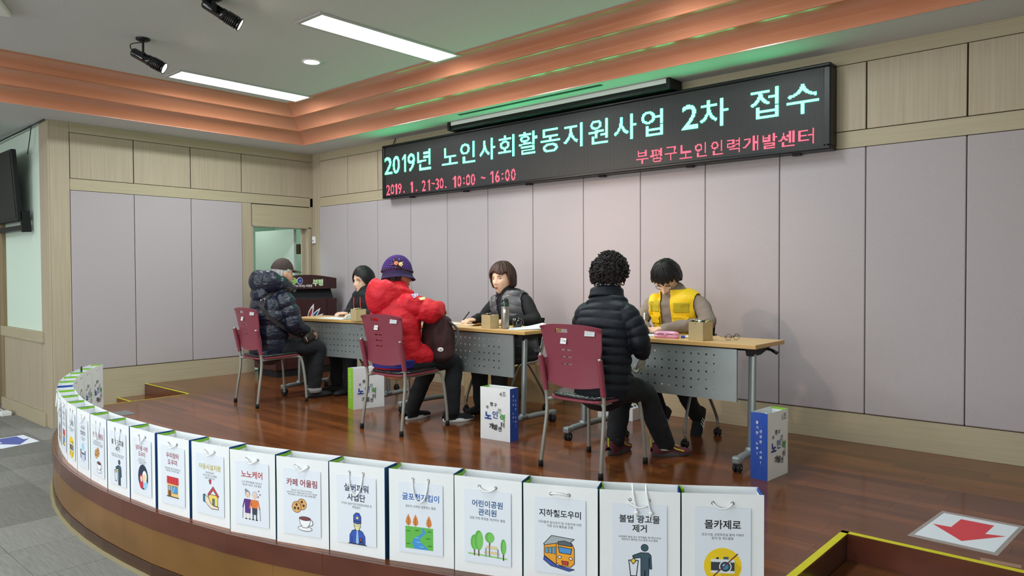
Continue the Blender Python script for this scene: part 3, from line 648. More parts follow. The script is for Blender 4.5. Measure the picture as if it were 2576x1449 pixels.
def ic_shop(p):
    u, v = W1*.5, H1*.68; p.rect(u-.040, v-.016, u+.040, v+.044, 'f0c878')
    for k in range(9): p.rect(u-.042+k*.0094, v-.04, u-.0326+k*.0094, v-.012, 'd33a44' if k % 2 == 0 else 'c02833'); p.disc(u-.0373+k*.0094, v-.012, .0047, 'd33a44' if k % 2 == 0 else 'c02833')
    p.rect(u-.032, v-.002, u-.012, v+.044, '7a4a35'); p.rect(u-.029, v+.0, u-.015, v+.020, '7fc0ea'); p.rect(u-.004, v-.002, u+.034, v+.030, '6b7683'); p.rect(u-.001, v+.001, u+.031, v+.027, '3f9be0'); p.poly([(u+.012, v+.001), (u+.018, v+.001), (u+.006, v+.027), (u, v+.027)], '8fcaf2')
    p.rect(u-.042, v+.044, u+.044, v+.048, '54453b')
def ic_care(p):
    u, v = W1*.55, H1*.68; p.disc(u, v, .046, '24334d', .056); p.disc(u+.016, v+.030, .024, '9fd0ea', .022); p.disc(u+.014, v-.004, .020, 'f3f6fa', .026); p.disc(u+.013, v+.002, .014, 'f0d7a8', .018)
    p.disc(u-.016, v+.034, .017, 'c63245', .02); p.disc(u-.016, v+.006, .014, 'c63245', .016); p.disc(u-.016, v+.010, .011, 'f0d0bb', .013)
def ic_consult(p):
    u, v = W1*.5, H1*.66; p.disc(u, v-.02, .022, '9fd6ee', .02); p.rect(u-.026, v+.012, u+.026, v+.020, '3b4a66'); p.line([(u-.014, v+.02), (u-.016, v+.056)], .006, '5f8fd0'); p.line([(u+.014, v+.02), (u+.016, v+.056)], .006, '5f8fd0')
    for sx, c in ((-1, '8a2f45'), (1, '2c56b0')): p.disc(u+sx*.036, v+.004, .008, '33405e'); p.line([(u+sx*.037, v+.014), (u+sx*.037, v+.04)], .012, c)
T = {
 'camera': ([('몰카제로', .72)], ['공공시설, 공중화장실 몰래 카메라', '탐지 및 계도활동'], '1c1f26', [.215], [.345, .39], ic_camera),
 'trash': ([('불법 광고물', .78), ('제거', .28)], ['무분별한 불법 광고 부착물을 제거함으로써', '깨끗하고 쾌적한 거리 환경 조성 활동'], '23262a', [.19, .31], [.425, .46], ic_trash),
 'train': ([('지하철도우미', .82)], ['지하철역 질서유지 및 이용자에 대한', '각종 안내 활동을 진행'], '1c2030', [.20], [.325, .37], ic_train),
 'park': ([('어린이공원', .72), ('관리원', .45)], ['공원 주변 환경을 개선하는 활동'], '2a5a8c', [.18, .295], [.385], ic_park),
 'river': ([('굴포천지킴이', .84)], ['굴포천 산책로 정화하는 활동'], '2c62b4', [.20], [.335], ic_river),
 'guard': ([('실버파워', .62), ('사업단', .46)], ['구직자 일반기업 직업정보제공 및', '취업알선'], '222a4e', [.17, .31], [.41, .455], ic_guard),
 'coffee': ([('카페 어울림', .82)], ['만60세 이상 어르신이 참여하는', '실버 바리스타 카페로 음료 및 사이드 메뉴를', '직접 만들고 서비스하는 제조 판매형 활동'], '8c3040', [.20], [.32, .355, .39], ic_coffee),
 'couple': ([('노노케어', .66)], ['노인 취약계층을 대상으로', '정서적 서비스 지원 활동'], 'b03a3c', [.19], [.315, .36], ic_couple),
 'house': ([('아동시설지원', .78)], ['지역아동센터', '식사 및 청소 보조활동', '(여성만 지원가능)'], 'b9a83a', [.21], [.305, .35, .395], ic_house),
 'shop': ([('우리장터', .60), ('도우미', .46)], ['전통시장의 주변도 환경개선 및', '이용객들 길 안내 등의 활동'], '8f2736', [.15, .265], [.375, .415], ic_shop),
 'care': ([('엄마품 사랑', .66), ('도우미', .42)], ['보육시설 도우미', '식사 및 청소 보조활동', '(여성만 지원가능)'], '9c2f44', [.16, .27], [.36, .40, .44], ic_care),
 'consult': ([('시니어', .42), ('컨설턴트', .56)], ['시니어 인력 및 컨설팅', '기업 지원 활동'], '1c1f26', [.18, .29], [.39, .43], ic_consult),
}
PMESH = {}
def poster_mesh(kind):
    if kind not in PMESH:
        ti, su, col, ty, sy, ic = T[kind]; p = base_print(); heads(p, ti, su, col, ty, sy); nv_ = len(p.mb.v); ic(p); q_ = 1.17; p.mb.v[nv_:] = [(W1/2+(a-W1/2)*q_, b_, -H1*.71+(c_+H1*.71)*q_) for a, b_, c_ in p.mb.v[nv_:]]; PMESH[kind] = p.mb.mesh('poster', p.mats)
    return PMESH[kind]
def logo_mesh(team):
    p = Print(); k = '22262c'
    p.text('부', .030, .052, .020, .026, k, .02, .12); p.text('평', .062, .030, .022, .030, k, .02, .03); p.text('구', .092, .034, .022, .026, k, .02, -.05)
    p.text('인', .124, .066, .024, .034, '2e6b3a', .012, -.08); p.text('노', .036, .104, .052, .068, '22479f', .045, -.03); p.text('인', .090, .094, .040, .056, '2c4f9c', .015)
    p.text('력', .146, .108, .036, .050, '3f9a3a', .02, -.05); p.text('터', .148, .152, .028, .034, k, .02); p.text('센', .126, .180, .028, .036, k, .015, .05); p.text('발', .094, .172, .032, .042, k, .025); p.text('개', .060, .168, .032, .038, k, .025, .08)
    if team: p.text(team, .150, -.040, .05, .030, '5a4a3c', 0, .05)
    return p.mb.mesh('logo_print', p.mats)
def side_mesh(two):
    p = Print(); s1, s2 = list('건강한 사회!'), list('활기찬 노후!')
    rows = [(s2, .026, .0), (s1, .055, .035)] if two else [(s2, .03, 0), (s1, .052, .05)]
    for st, u, v0 in rows:
        for i, ch in enumerate(st):
            if ch != ' ': p.text(ch, u, .055+v0+i*.030, .016, .017, 'f4f7fb', .008)
    return p.mb.mesh('side_print', p.mats)
LOGO = {}
def make_bag(label, group, W=.272, D=.10, Hh=.385, kind=None, handle='short', left='bag_green', right='bag_blue', back_logo=False, front_logo=None, side_left=False, side_right=False, crumple=.35, name='paper_bag'):
    """local frame: front face at y=0 facing -y, x 0..W, depth towards +y"""
    t = thing(name, label, 'paper bag', group=group)
    mb = MB(); z1 = Hh; zf = .07; g = .012*crumple*2; th = .0012
    j = lambda: (random.random()-.5)*.004
    # front, back with a soft bend
    for y, m in ((0, 0), (D, 0)):
        sgn = -1 if y == 0 else 1; nx, nz = 6, 7; vs = []
        bow = random.uniform(-.0015, .0015)
        for b in range(nz+1):
            for a in range(nx+1):
                x = W*a/nx; z = z1*b/nz; yy = y+bow*math.sin(PI*a/nx)*(b/nz)**2+(sgn*-.001*math.sin(PI*b/nz))
                vs.append((x, yy, z))
        fs = [(b*(nx+1)+a, b*(nx+1)+a+1, (b+1)*(nx+1)+a+1, (b+1)*(nx+1)+a) for b in range(nz) for a in range(nx)]
        mb.add(vs, fs, 0, True)
        # folded hem inside the top
        iy = y+(.0025 if y == 0 else -.0025); mb.add([(0.003, iy, z1-.05), (W-.003, iy, z1-.05), (W-.003, iy, z1-.0005), (.003, iy, z1-.0005)], [(0, 1, 2, 3)], 0)
    for x, m, sg in ((0, 1, 1), (W, 2, -1)):
        top = g*(1+random.random()*.6)
        top = top*(.12 if sg < 0 else 1)
        P = [(x, 0, 0), (x, D, 0), (x, D, z1), (x, 0, z1), (x+sg*.002, D/2, zf), (x+sg*top, D/2, z1), (x, D/2, 0), (x, 0, zf+.02), (x, D, zf+.02)]
        mb.add(P, [(7, 4, 5, 3), (4, 8, 2, 5), (0, 6, 4), (0, 4, 7), (6, 1, 4), (1, 8, 4)], m)
        ix = x+sg*.004; mb.add([(ix, .003, z1-.019), (ix, D-.003, z1-.019), (x+sg*(top+.003), D/2, z1-.019), (ix, .003, z1-.0005), (x+sg*(top+.003), D/2, z1-.0005), (ix, D-.003, z1-.0005)], [(0, 2, 4, 3), (2, 1, 5, 4)], m)
        I2 = x+sg*.006; mb.add([(I2, .003, .01), (I2, D-.003, .01), (I2+sg*top, D/2, z1-.012), (I2, .003, z1-.012), (I2, D-.003, z1-.012), (I2, D/2, .01)], [(0, 5, 2, 3), (5, 1, 4, 2)], 0)
    mb.box(.004, W-.004, .004, D-.004, .001, .004, 0)
    mb.build('bag_body', [M('paper'), M(left), M(right)], t)
    for y, face in ((0, -1), (D, 1)):
        yo = y+face*.003; yi = y-face*.006; c = W/2; hw = .035; zh = z1-.034
        if handle == 'none' and y == 0: continue
        hd = MB(); st = handle if y == 0 else ('tuck' if handle != 'knot' else 'loopup')
        if st == 'short': pts = bezier((c-hw, yo, zh), (c-hw*.5, yo-.012*1, zh-.022-random.random()*.006), (c+hw*.5, yo-.012, zh-.022), (c+hw, yo, zh), 10)
        elif st == 'wave': pts = spline([(c-hw, yo, zh), (c-hw*.5, yo-.008, zh-.004), (c-.004, yo-.010, zh-.018), (c+hw*.4, yo-.012, zh-.016), (c+hw, yo, zh-.001)])
        elif st == 'up': pts = bezier((c-hw, yo, zh), (c-hw*.6, yo-.014, zh+.010), (c+hw*.6, yo-.014, zh+.006), (c+hw, yo, zh-.004), 10)
        elif st == 'long': pts = bezier((c-hw, yo, zh), (c-hw*.9, yo-.012, zh-.125), (c+hw*.9, yo-.012, zh-.125), (c+hw, yo, zh), 14)
        elif st == 'v': pts = spline([(c-hw, yo, zh), (c-hw*.5, yo-.008, zh-.024), (c, yo-.012, zh-.038), (c+hw*.5, yo-.008, zh-.022), (c+hw, yo, zh)])
        elif st == 'knot': pts = spline([(c-hw-.006, yo, zh-.012), (c-hw*.2, yo-.01, zh-.024), (c+hw*.5, yo-.01, zh-.022), (c+hw, yo, zh-.014)])
        elif st == 'loopup': pts = None
        else: pts = bezier((c-hw, yi, zh), (c-hw, yi-face*.012, zh+.018), (c-hw*.4, yi-face*.03, zh-.01), (c-hw*.2, yi-face*.03, zh-.05), 8)
        if pts: hd.tube(pts, .0036, 7)
        if st == 'tuck': hd.tube(bezier((c+hw, yi, zh), (c+hw, yi-face*.012, zh+.016), (c+hw*.5, yi-face*.03, zh-.01), (c+hw*.3, yi-face*.03, zh-.05), 8), .0036, 7)
        if st == 'knot' or st == 'loopup':
            for sx in (-1, 1):
                if st == 'knot':
                    p = spline([(c+sx*hw*.8, D, zh+.006), (c+sx*hw*.75, D*.6, z1+.006), (c+sx*hw*.7, .0, z1+.002), (c+sx*hw*.72+.01, -.008, zh-.02), (c+sx*hw*.75+.015, -.010, zh-.045)]); hd.tube(p, .0036, 7); hd.ell((c+sx*hw*.75+.015, -.010, zh-.045), (.008, .006, .008)); hd.tube([(c+sx*hw*.75+.015, -.010, zh-.045), (c+sx*hw*.75+.01, -.012, zh-.065)], .0025, 6)
        if hd.v: hd.build('handle', M('rope'), t)
        for sx in (-1, 1):
            e = MB(); e.lathe([(.0035, 0), (.0062, .0006), (.0066, -.001)], n=12, mt=Matrix.Translation((c+sx*hw, y+face*.001, zh)) @ Matrix.Rotation(PI/2*(1 if face < 0 else -1), 4, 'X')); e.build('eyelet', M('eyelet'), t)
    if kind: o = link('poster', poster_mesh(kind), t, loc=((W-W1)/2, -.0024, z1-.050))
    def lg(key, loc, rz):
        if key not in LOGO: LOGO[key] = side_mesh(key == 'two') if key in ('two', 'one') else logo_mesh(key if key != 'plain' else None)
        o = link('lettering', LOGO[key], t, loc=loc); o.rotation_euler = (0, 0, rz)
        if key not in ('one', 'two'): o.scale = (1.14, 1, 1.14)
        return o
    if back_logo: lg('plain', (W-.030, D+.0026, z1-.10), PI)
    if front_logo: lg(front_logo, (.030, -.0026, z1-.085), 0)
    if side_left: lg('one', (-.0015, D-.012, z1), -PI/2).scale = (1, 1, 1)
    if side_right: lg('two', (W+.0012, .012, z1), PI/2)
    return t
def put(t, L_, R_):
    a = Vector((L_[0], L_[1], 0)); d = Vector((R_[0]-L_[0], R_[1]-L_[1], 0)); t.location = a; t.rotation_euler = (0, 0, math.atan2(d.y, d.x)); return t
ROW = [  # left corner, right corner, print, handle, label
 ((6.969, -2.974), (7.212, -2.801), 'camera', 'short', 'white paper bag with crossed out camera poster at the right end of the row'),
 ((6.714, -3.134), (6.968, -2.975), 'trash', 'knot', 'white paper bag with trash bin figure poster and knotted rope handle near row end'),
 ((6.442, -3.257), (6.710, -3.134), 'train', 'up', 'white paper bag with orange train poster'),
 ((6.164, -3.360), (6.437, -3.255), 'park', 'short', 'white paper bag with green trees and park bench poster'),
 ((5.884, -3.469), (6.160, -3.356), 'river', 'long', 'white paper bag with river and orange trees poster'),
 ((5.602, -3.569), (5.872, -3.479), 'guard', 'long', 'white paper bag with poster of guard in blue uniform'),
 ((5.335, -3.665), (5.601, -3.570), 'coffee', 'wave', 'white paper bag with cookies and coffee cup poster, the nearer of two'),
 ((5.057, -3.741), (5.319, -3.660), 'couple', 'wave', 'white paper bag with poster of an elderly couple'),
 ((4.760, -3.785), (5.030, -3.728), 'house', 'wave', 'white paper bag with poster of hand, heart and house'),
 ((4.475, -3.830), (4.740, -3.787), 'shop', 'wave', 'white paper bag with poster of shop under red awning, large in view'),
 ((4.178, -3.850), (4.450, -3.831), 'care', 'v', 'white paper bag with dark round poster of two faces'),
 ((3.900, -3.866), (4.170, -3.851), 'trash', 'long', 'white paper bag with trash bin figure poster and long rope loop in mid row'),
 ((3.622, -3.861), (3.892, -3.866), 'coffee', 'long', 'white paper bag with cookies and coffee cup poster, the farther of two'),
 ((3.345, -3.845), (3.615, -3.860), 'consult', 'v', 'white paper bag with poster of two seated figures at table'),
 ((3.070, -3.815), (3.338, -3.844), 'camera', 'long', 'white paper bag with yellow camera disc poster at left bend of row'),
 ((2.797, -3.765), (3.062, -3.813), 'shop', 'short', 'narrow looking white paper bag with small shop poster at left bend'),
 ((2.530, -3.705), (2.790, -3.763), 'train', 'long', 'white paper bag with dark poster, outermost in the left bend of the row'),
]
for Lc, Rc, kind, hn, lab in ROW:
    Wd = min(.296, math.hypot(Rc[0]-Lc[0], Rc[1]-Lc[1])*.988)
    put(make_bag(lab, 'paper bags along the stage edge', kind=kind, handle=hn, W=Wd), Lc, Rc)
FAR = [((2.285, -3.640), (2.525, -3.705)), ((2.035, -3.553), (2.277, -3.637)), ((1.787, -3.449), (2.027, -3.551)), ((1.549, -3.328), (1.779, -3.447)), ((1.318, -3.188), (1.541, -3.326)), ((1.098, -3.026), (1.310, -3.186))]
FL = ['white paper bag turned round with blue hem, first of the far end group', 'white paper bag second in the far end group by the left wall', 'white paper bag third in the far end group by the left wall', 'white paper bag fourth in the far end group by the left wall', 'white paper bag with black strap in its opening near the far end', 'white paper bag at the very far end of the row by the steps']
for i, (Lc, Rc) in enumerate(FAR):
    bl = i == 0
    t = put(make_bag(FL[i], 'paper bags along the stage edge', back_logo=True, W=math.hypot(Rc[0]-Lc[0], Rc[1]-Lc[1])*.985, left='bag_blue' if bl else 'bag_green', right='bag_green' if bl else 'bag_blue', handle='long' if i in (0, 3) else 'short'), Lc, Rc)
    if i == 4:
        mb = MB(); mb.tube(bezier((.06, .03, .36), (.08, .04, .43), (.19, .06, .43), (.21, .07, .36), 10), .007, 7); o = mb.build('handle', M('black_rub'), t); o['label'] = 'black strap handle'
# three team bags standing on the stage
t = make_bag('white paper bag with green side standing behind the red coat chair', 'team bags on the stage floor', W=.30, Hh=.36, D=.11, handle='none', front_logo='나조', side_left=True)
t.location = (3.0, -1.56, 0); t.rotation_euler = (0, 0, math.radians(78))
t = make_bag('white paper bag with blue right side marked by hand, on stage before middle table', 'team bags on the stage floor', W=.262, Hh=.375, D=.105, handle='none', front_logo='4조', side_right=True)
t.location = (4.60, -1.605, 0); t.rotation_euler = (0, 0, math.radians(7))
t = make_bag('white and blue paper bag standing right of the nearest table', 'team bags on the stage floor', W=.255, Hh=.385, D=.105, handle='none', front_logo='1조', side_left=True, left='bag_blue', right='bag_green')
t.location = (6.612, -1.325, 0); t.rotation_euler = (0, 0, math.radians(86))
# arrow sheets, adapter, floor plates
def sheet(label, pts, z, col, arrow, film=False, cat='floor sign'):
    t = thing('arrow_sheet', label, cat); c = [Vector((p[0], p[1], z)) for p in pts]
    def at(u, v): return c[0]*(1-u)*(1-v)+c[1]*u*(1-v)+c[2]*u*v+c[3]*(1-u)*v
    if film:
        mb = MB(); P = [at(u, v) for u, v in ((-.06, -.08), (1.06, -.08), (1.06, 1.08), (-.06, 1.08))]; mb.prism([(p.x, p.y) for p in P], z+.0002, z+.0006); mb.build('clear_film', mat('film', 'ffffff', .15, alpha=.18), t)
    mb = MB(); mb.prism([(p.x, p.y) for p in c], z+.0008, z+.0014); mb.build('sheet', M('poster_paper'), t)
    mb = MB(); P = [at(u, v) for u, v in arrow]; mb.prism([(p.x, p.y) for p in P], z+.0015, z+.0018); mb.build('arrow', ink(col), t)
# corners order: back-left, back-right, front-right, front-left
sheet('white sheet with red arrow taped to stage beside right steps', [(7.489, -1.291), (7.795, -1.292), (7.762, -1.724), (7.453, -1.713)], 0, 'd8414d',
      [(.28, .12), (.72, .12), (.72, .48), (.96, .42), (.56, .88), (.04, .50), (.28, .48)], True)
sheet('white sheet with blue arrow on the carpet at left', [(.09, -3.30), (.52, -3.28), (.60, -3.60), (.12, -3.62)], HALL, '5560a8', [(.05, .2), (.5, .2), (.5, .05), (.95, .5), (.5, .92), (.5, .75), (.05, .75)])
t = thing('power_adapter', 'small white adapter box with cord on the carpet by the wainscot', 'adapter', (-1.2, -3.14, HALL))
mb = MB(); mb.box(-.09, .07, -.05, .05, 0, .045); mb.build('housing', M('white'), t, .008)
mb = MB(); mb.tube(bezier((-.09, 0, .02), (-.3, .1, .01), (-.6, 0, .01), (-1.2, .1, .01), 10), .006, 6); mb.build('cord', M('white'), t)
mb = MB(); mb.box(1.50, 1.72, -3.0, -2.88, .0005, .002); tag(mb.build('floor_plate', M('alu')), 'thin silver floor socket plate behind the bags at left', 'floor plate')
# small strips of clear tape left on the floor
for i, (x, y, a) in enumerate([(4.62, -2.92, .1), (4.9, -2.98, .1), (6.26, -1.80, .3), (7.80, -1.84, .1)]):
    mb = MB(); mb.box(-.07, .07, -.02, .02, .0004, .0009, mt=Matrix.Translation((x, y, 0)) @ Matrix.Rotation(a, 4, 'Z')); tag(mb.build('tape_scrap', mat('scrap', 'a07a66', .4)), ['clear tape scrap on stage behind the coffee poster bag', 'clear tape scrap on stage behind the guard poster bag', 'square tape scrap on stage beside the front chair', 'tape scrap on stage beside red arrow sheet'][i], 'tape')
# ============================================================ FURNITURE
def caster(parent, x, y, r=.028):
    mb = MB()
    for s in (-1, 1): mb.lathe([(.004, -.010), (r*.8, -.010), (r, -.006), (r, .006), (r*.8, .010), (.004, .010)], n=16, mt=Matrix.Translation((x+s*.014, y, r)) @ Matrix.Rotation(PI/2, 4, 'Y'))
    mb.lathe([(r*.3, -.03), (r*.3, .03)], n=10, mt=Matrix.Translation((x, y, r)) @ Matrix.Rotation(PI/2, 4, 'Y'), m=1)
    mb.box(x-.006, x+.006, y-.018, y+.018, r, r*2+.012); mb.tube([(x, y, r*2), (x, y, r*2+.03)], .008, 8, m=1)
    mb.build('caster', [M('black_rub'), M('steel')], parent)
TZ = .754
def table(label, x0, x1, yf, z=TZ, D=.45, fx=(.06, .06), skew=0, cut=None):
    t = thing('folding_table', label, 'table', ((x0+x1)/2, yf+D/2, 0), skew, 'folding tables in a row on the stage')
    hw = (x1-x0)/2; yF = -D/2
    mb = MB(); mb.box(-hw, hw, yF, D/2, z-.026, z-.002); mb.build('edge_band', M('oak_edge'), t, .002)
    mb = MB(); mb.box(-hw+.0015, hw-.0015, yF+.0015, D/2-.0015, z-.003, z); mb.build('tabletop', M('oak_top'), t)
    # perforated modesty panel
    px0, px1, pz0, pz1 = -hw+.09, hw-.125, .395, z-.035; yp = yF+.012
    hs = .0105; nrow = 5; ncol = int((px1-px0-.255)/.053)
    xs = [px0]; hx = [px1-.15-  .053*(ncol-1-i) for i in range(ncol)]
    for h in hx: xs += [h-hs/2, h+hs/2]
    xs.append(px1); zs = [pz0]; hz = [pz0+.062+i*.0545 for i in range(nrow)]
    for h in hz: zs += [h-hs/2, h+hs/2]
    zs.append(pz1); mb = MB()
    for yy in (yp, yp+.0015):
        vs = [(x, yy, zz) for zz in zs for x in xs]; n = len(xs)
        fs = [(j*n+i, j*n+i+1, (j+1)*n+i+1, (j+1)*n+i) for j in range(len(zs)-1) for i in range(n-1) if not (i % 2 == 1 and j % 2 == 1)]
        mb.add(vs, fs)
    mb.box(px1-.001, px1+.001, yp, yp+.012, pz0, pz1); mb.box(px0-.001, px0+.001, yp, yp+.012, pz0, pz1)
    mb.build('modesty_panel', M('alu'), t)
    mb = MB(); mb.box(-hw+.1, hw-.1, -.02, .02, z-.06, z-.026); mb.box(px0+.02, px1-.02, yp+.01, yp+.03, z-.05, z-.026); mb.build('beam', M('black_rub'), t)
    for s in (-1, 1):
        x = s*(hw-(fx[0] if s < 0 else fx[1]))
        mb = MB(); n = 7; pth = [(x, yF+.075+(.02*i/n), .095+(z-.16)*i/n) for i in range(n+1)]
        mb.tube(pth, [(.021, .036)]*(n+1), 14); mb.build('leg', M('alu'), t)
        mb = MB(); mb.lathe([(.026, 0), (.042, 0), (.034, .02), (.026, .03)], c=(x, yF+.075, .088), n=16); mb.build('collar', M('alu'), t)
        mb = MB(); mb.tube([(x, yF-.10, .072), (x, yF-.06, .082), (x, 0, .086), (x, D/2-.02, .078)], [(.020, .022)]*4, 12); mb.build('foot_bar', M('alu'), t)
        for yy in (yF-.115, D/2-.01):
            mb = MB(); mb.box(x-.026, x+.026, yy-.035, yy+.02, .052, .098); mb.build('foot_cap', M('alu'), t, .012)
        caster(t, x, yF-.115); caster(t, x, D/2-.02)
        mb = MB(); mb.prism([(yF+.05, z-.075), (yF+.17, z-.075), (D/2-.09, z-.028), (yF+.03, z-.028)], x-.022, x+.022, axis='x'); mb.build('bracket', M('black_rub'), t, .004)
        mb = MB(); mb.tube([(x, .05, z-.045), (x+s*.04, .05, z-.05), (x+s*.085, .04, z-.068)], [.008, .009, .012], 8); mb.build('lever', M('black'), t)
    return t
T1 = table('folding table farthest left, in front of the dark podium', 1.69, 3.02, -1.315, skew=math.radians(8))
T2 = table('folding table in the middle of the three', 3.37, 4.72, -1.25, fx=(.06, .08))
T3 = table('nearest folding table at right with pink glasses case on top', 5.07, 6.46, -1.14)

def visitor_chair(label, loc, rz, num, lay, open_slot, first=[None]):
    t = thing('visitor_chair', label, 'chair', loc, rz, 'burgundy visitor chairs')
    # frame: posts and legs, x sideways, front +y
    hw = .215
    for s in (-1, 1):
        mb = MB(); p = spline([(s*(hw+.012), -.245, 0.02), (s*(hw+.006), -.225, .16), (s*hw, -.20, .33), (s*(hw+.002), -.20, .45), (s*(hw+.006), -.232, .60), (s*(hw+.008), -.250, .695)], 5)
        mb.tube(p, .0115, 12); mb.build('rear_leg', M('steel_leg'), t)
        mb = MB(); mb.lathe([(.0001, 0), (.016, 0), (.0155, .035), (.0125, .04)], c=(s*(hw+.012), -.246, 0), n=14); mb.build('foot_tip', M('black_rub'), t)
        mb = MB(); mb.lathe([(.012, 0), (.012, .006), (.0001, .007)], c=(s*(hw+.008), -.250, .693), n=14); mb.build('post_cap', M('chrome'), t)
        mb = MB(); p = spline([(s*(hw-.0), -.20, .415), (s*(hw-.03), -.15, .418), (s*(hw-.035), 0, .425), (s*(hw-.03), .15, .428), (s*(hw-.022), .195, .41), (s*(hw-.012), .215, .33), (s*(hw+.0), .232, .15), (s*(hw+.004), .238, .02)], 6)
        mb.tube(p, .0115, 12); mb.build('front_leg', M('steel_leg'), t)
        mb = MB(); mb.lathe([(.0001, 0), (.016, 0), (.0155, .035), (.0125, .04)], c=(s*(hw+.004), .2385, 0), n=14); mb.build('foot_tip', M('black_rub'), t)
        mb = MB(); pp = [(s*(hw+.002), -.203, .475), (s*(hw+.005), -.228, .59), (s*(hw+.008), -.250, .69)]; mb.tube(spline(pp, 4), .0175, 12); mb.prism([(s*(hw-.045), .50), (s*(hw+.004), .475), (s*(hw+.010), .68), (s*(hw-.03), .678)][::s], -.262, -.25, axis='y', mt=Matrix.Shear('XZ', 4, (0, 0)))if False else None
        mb.build('sleeve', M('burgundy'), t)
    mb = MB(); mb.tube([(-hw+.03, -.14, .418), (hw-.03, -.14, .418)], .010, 10); mb.tube([(-hw+.03, .12, .426), (hw-.03, .12, .426)], .010, 10); mb.build('cross_bar', M('steel_leg'), t)
    # back shell: grid with a hand slot and three rows of paired slits
    def back(u, v):   # u -1..1, v 0..1 (bottom..top)
        z = .502+.388*v
        prof_y = -.200-.025*(1-math.cos(v*PI*.5))-.022*v**1.6
        wv = .210+.010*math.cos(v*PI)+(.034*max(0, v-.45)/.55)+(-.012*math.exp(-((v-.42)/.14)**2))
        zz = z-(.020*(abs(u)**3) if v > .93 else 0)+( .028*(u*u) if v < .08 else .028*u*u*max(0, 1-v/.35))
        return Vector((u*wv, prof_y-.022*(1-u*u), zz))
    us = [-1, -.93, -.8, -.62, -.46, -.42, -.30, -.24, -.14, -.09, -.04, 0, .04, .09, .14, .24, .30, .42, .5, .62, .8, .93, 1]
    # slits in u ranges (-.24..-.04) and (.02.. .22) shifted; slot (-.30...0.14)
    us = [-1, -.93, -.8, -.62, -.44, -.35, -.18, -.13, -.02, .04, .14, .3, .48, .62, .8, .93, 1]
    vs_ = [0, .05, .12, .20, .29, .365, .385, .475, .495, .585, .605, .70, .80, .865, .925, .97, 1]
    slit_v = [(.365, .385), (.475, .495), (.585, .605)]
    holes = set()
    for i in range(len(us)-1):
        for j in range(len(vs_)-1):
            a, b = us[i], us[i+1]; c_, d = vs_[j], vs_[j+1]
            if (c_, d) in slit_v and ((a, b) == (-.35, -.18) or (-.13 <= a and b <= .04)): holes.add((i, j))
            if (c_, d) == (.865, .925) and a >= -.44 and b <= -.02: holes.add((i, j))
    mb = MB(); nu = len(us); P = [back(u, v) for v in vs_ for u in us]; Q = [p+Vector((0, .008, 0)) for p in P]
    n0 = len(P); mb.v = [tuple(p) for p in P+Q]
    def q(*ix, m=0): mb.f.append(tuple(ix)); mb.m.append(0); mb.s.append(True)
    for j in range(len(vs_)-1):
        for i in range(nu-1):
            a, b, c_, d = j*nu+i, j*nu+i+1, (j+1)*nu+i+1, (j+1)*nu+i
            if (i, j) not in holes: q(a, b, c_, d); q(n0+d, n0+c_, n0+b, n0+a)
            for (x, y, ni, nj) in ((a, b, i, j-1), (b, c_, i+1, j), (c_, d, i, j+1), (d, a, i-1, j)):
                inside = 0 <= ni < nu-1 and 0 <= nj < len(vs_)-1
                me_h = (i, j) in holes; ne_h = (not inside) or (ni, nj) in holes
                if not me_h and ne_h:
                    mb.add([mb.v[x], mb.v[n0+x], mb.v[n0+y], mb.v[y]], [(0, 1, 2, 3)])
    mb.build('backrest', M('burgundy'), t)
    for s in (-1, 1):   # wings joining the shell to the sleeves
        mb = MB(); vs = []
        for k in range(5):
            v = .03+.42*k/4; a = back(s*.98, v); zz = a.z; f = (zz-.475)/.21; c_ = Vector((s*(hw+.004+.004*f), -.203-.047*f**1.1, zz))
            vs += [a+Vector((0, .002, 0)), c_, c_+Vector((0, .01, 0)), a+Vector((0, .010, 0))]
        fs = []
        for k in range(4):
            for e in range(4): fs.append((k*4+e, k*4+(e+1) % 4, k*4+4+(e+1) % 4, k*4+4+e))
        mb.add(vs, fs+[(0, 1, 2, 3), (16, 17, 18, 19)], 0, False); mb.build('wing', M('burgundy'), t)
    # stickers
    a = back(.66, .87); st = Print(); st.rect(0, 0, .066, .042, 'ced3d6')
    for k in range(6): st.line([(.006, .007+k*.0055), (.06-(k % 3)*.006, .007+k*.0055)], .0009, '8d9499')
    o = st.mb.build('label_sticker', st.mats, t); o.location = a+Vector((-.028, -.004, .028)); o.rotation_euler = (-math.radians(11), 0, math.radians(9)); 
    a = back(-.16, .74); st = Print(); st.rect(0, 0, .044, .034, 'e9ecec')
    st.text(num, .031, .017, .017, .013, '15181c', .02); st.rect(.004, .010, .016, .012, '3a3f45'); st.rect(.004, .018, .016, .020, '3a3f45'); st.rect(.019, .004, .020, .030, '3a3f45')
    o = st.mb.build('number_sticker', st.mats, t); o.location = a+Vector((-.022, -.006, .016)); o.rotation_euler = (-math.radians(11), 0, 0)
    # seat shell and vinyl cushion
    def seat_out(k, grow=0):
        r = []
        for i in range(28):
            a = 2*PI*i/28; c_, s_ = math.cos(a), math.sin(a); e = .5
            x = (hw-.0+grow)*math.copysign(abs(c_)**e, c_); y = (.215+grow)*math.copysign(abs(s_)**e, s_)
            r.append((x, y))
        return r
    mb = MB(); O = seat_out(0); I = seat_out(0, .006); n = len(O)
    vs = [(x*.9, y*.9, .425) for x, y in O]+[(x, y, .436+.0) for x, y in I]+[(x, y, .446) for x, y in I]+[(x*.95, y*.95, .448) for x, y in O]
    vs = [(x, y, z+ (.012 if abs(y) > 0 else 0)*(y/.2)*.6-.018*max(0, (y-.15)/.06)) for x, y, z in vs]
